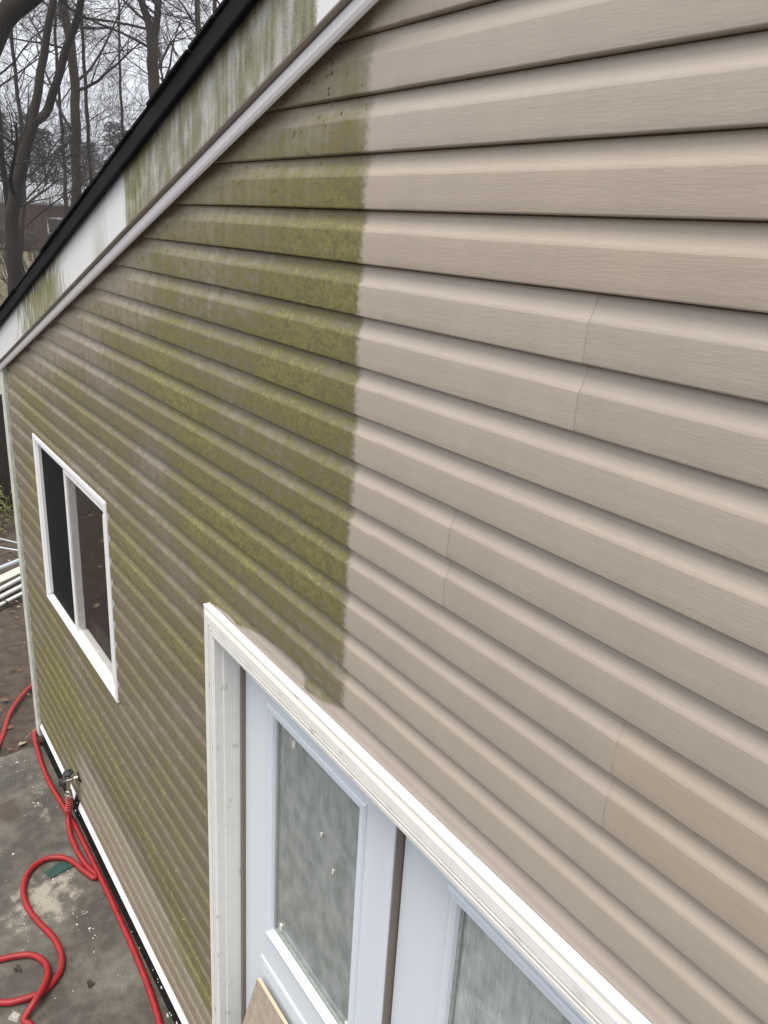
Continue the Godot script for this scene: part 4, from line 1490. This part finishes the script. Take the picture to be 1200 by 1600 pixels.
func hose_mesh(pts: Array, m := "hose_red", rad := 0.0155) -> ArrayMesh:
	var st := begin()
	tube(st, smooth_path(pts, 0.012), rad, rad, 14)
	return done(st, m)


func build_hoses() -> void:
	var y := 0.0165
	tag(put("garden_hose", hose_mesh([V(-4.72, 0.02, 0.62), V(-4.95, 0.015, 0.40), V(-5.28, -0.02, 0.235), V(-5.61, -0.015, 0.10), V(-5.86, -0.01, -0.08), V(-6.02, -0.01, -0.30), V(-5.92, -0.01, -0.52), V(-5.60, -0.01, -0.45), V(-5.36, 0.0, -0.22), V(-5.225, 0.012, 0.015), V(-5.10, y, 0.045), V(-4.98, y, 0.056), V(-4.80, y, 0.068), V(-4.64, y, 0.072), V(-4.46, y, 0.064), V(-4.28, y, 0.050), V(-4.11, y, 0.041), V(-3.91, y, 0.038), V(-3.75, y, 0.036), V(-3.54, y, 0.034), V(-3.30, y, 0.036), V(-3.11, y, 0.038), V(-2.94, y, 0.044), V(-2.79, y, 0.054), V(-2.65, y, 0.070), V(-2.4, y, 0.12), V(-2.1, y, 0.26)])),
		"red hose that comes round the corner and runs straight along the foot of the wall", "hose", "red hoses on the paving")
	var h := thing("garden_hose", "red hose screwed to the tap and coiled in loops on the paving", "hose", V(-4.175, 0.0, 0.05), "red hoses on the paving")
	var o := -V(-4.175, 0.0, 0.05)
	var pts := [V(-4.172, 0.215, 0.052), V(-4.178, 0.16, 0.052), V(-4.19, 0.09, 0.056), V(-4.17, 0.045, 0.07), V(-4.09, 0.022, 0.084), V(-3.95, y, 0.088), V(-3.84, y, 0.083), V(-3.745, y, 0.068), V(-3.690, y, 0.052), V(-3.665, y, 0.062), V(-3.70, 0.019, 0.082), V(-3.76, 0.019, 0.105), V(-3.83, 0.018, 0.125), V(-3.91, 0.018, 0.175), V(-3.945, 0.018, 0.26), V(-3.90, y, 0.35), V(-3.78, y, 0.408), V(-3.64, y, 0.415), V(-3.51, y, 0.388), V(-3.38, y, 0.352), V(-3.26, y, 0.345), V(-3.17, y, 0.372), V(-3.105, 0.018, 0.44), V(-3.09, 0.020, 0.49), V(-3.10, 0.020, 0.55), V(-3.12, y, 0.61), V(-3.16, y, 0.67), V(-3.24, y, 0.74), V(-3.34, y, 0.765), V(-3.40, y, 0.70), V(-3.385, y, 0.60), V(-3.365, y, 0.53), V(-3.33, y, 0.465), V(-3.25, 0.022, 0.425), V(-3.155, 0.045, 0.432), V(-3.095, 0.051, 0.462), V(-3.045, 0.046, 0.51), V(-3.012, 0.026, 0.555), V(-2.99, y, 0.575), V(-2.95, y, 0.555), V(-2.85, y, 0.56), V(-2.6, y, 0.70)]
	for i in pts.size(): pts[i] += o
	put("tube", hose_mesh(pts), h)
	# strain-relief spring at the coupling
	var st := begin()
	var coil := PackedVector3Array()
	for k in 90:
		var t := k / 89.0
		var c: Vector3 = pts[0].lerp(pts[1], t * 2.0) if t < 0.5 else pts[1].lerp(pts[2], (t - 0.5) * 2.0)
		var a := t * TAU * 7.0
		coil.append(c + V(cos(a), 0, sin(a)) * 0.0185)
	tube(st, coil, 0.0032, 0.0032, 6)
	put("spring", done(st, "hose_pale_red"), h)
	st = begin()
	lathe(st, pts[0] + V(0.0, -0.012, 0), V(0.03, 1, 0).normalized(), [Vector2(0.012, 0.0), Vector2(0.020, 0.002), Vector2(0.020, 0.020), Vector2(0.0175, 0.024), Vector2(0.0175, 0.046), Vector2(0.012, 0.048)], 18)
	put("coupling", done(st, "chrome"), h)


func build_tap() -> void:
	var t := thing("garden_tap", "chrome garden tap with black handles low on the wall", "tap", V(-4.12, 0.36, 0.0))
	var st := begin()
	lathe(st, V(0, 0, -0.004), V(0, 0, 1), [Vector2(0.030, 0.0), Vector2(0.032, 0.004), Vector2(0.026, 0.010), Vector2(0.012, 0.012)], 20)
	put("flange", done(st, "black_plastic"), t)
	st = begin()
	lathe(st, V(0, 0, 0.004), V(-0.25, -0.15, 1).normalized(), [Vector2(0.0095, 0.0), Vector2(0.0095, 0.030), Vector2(0.014, 0.034), Vector2(0.014, 0.062), Vector2(0.009, 0.066)], 16)
	tube(st, PackedVector3Array([V(-0.010, -0.006, 0.045), V(-0.030, -0.03, 0.052), V(-0.045, -0.07, 0.053), V(-0.051, -0.10, 0.052)]), 0.013, 0.012, 14)
	tube(st, PackedVector3Array([V(-0.012, -0.008, 0.050), V(-0.060, -0.045, 0.060), V(-0.095, -0.080, 0.062)]), 0.012, 0.013, 14)
	put("body", done(st, "chrome"), t)
	st = begin()
	lathe(st, V(-0.012, 0.006, 0.048), V(0, 1, 0.25).normalized(), [Vector2(0.006, 0.0), Vector2(0.006, 0.022), Vector2(0.026, 0.026), Vector2(0.030, 0.032), Vector2(0.028, 0.040), Vector2(0.012, 0.044)], 18)
	put("handle", done(st, "black_plastic"), t)
	st = begin()
	lathe(st, V(-0.085, -0.070, 0.060), V(-0.75, -0.6, 0.1).normalized(), [Vector2(0.012, 0.0), Vector2(0.026, 0.004), Vector2(0.028, 0.012), Vector2(0.028, 0.040), Vector2(0.022, 0.048), Vector2(0.010, 0.050)], 16)
	put("cap", done(st, "black_plastic"), t)
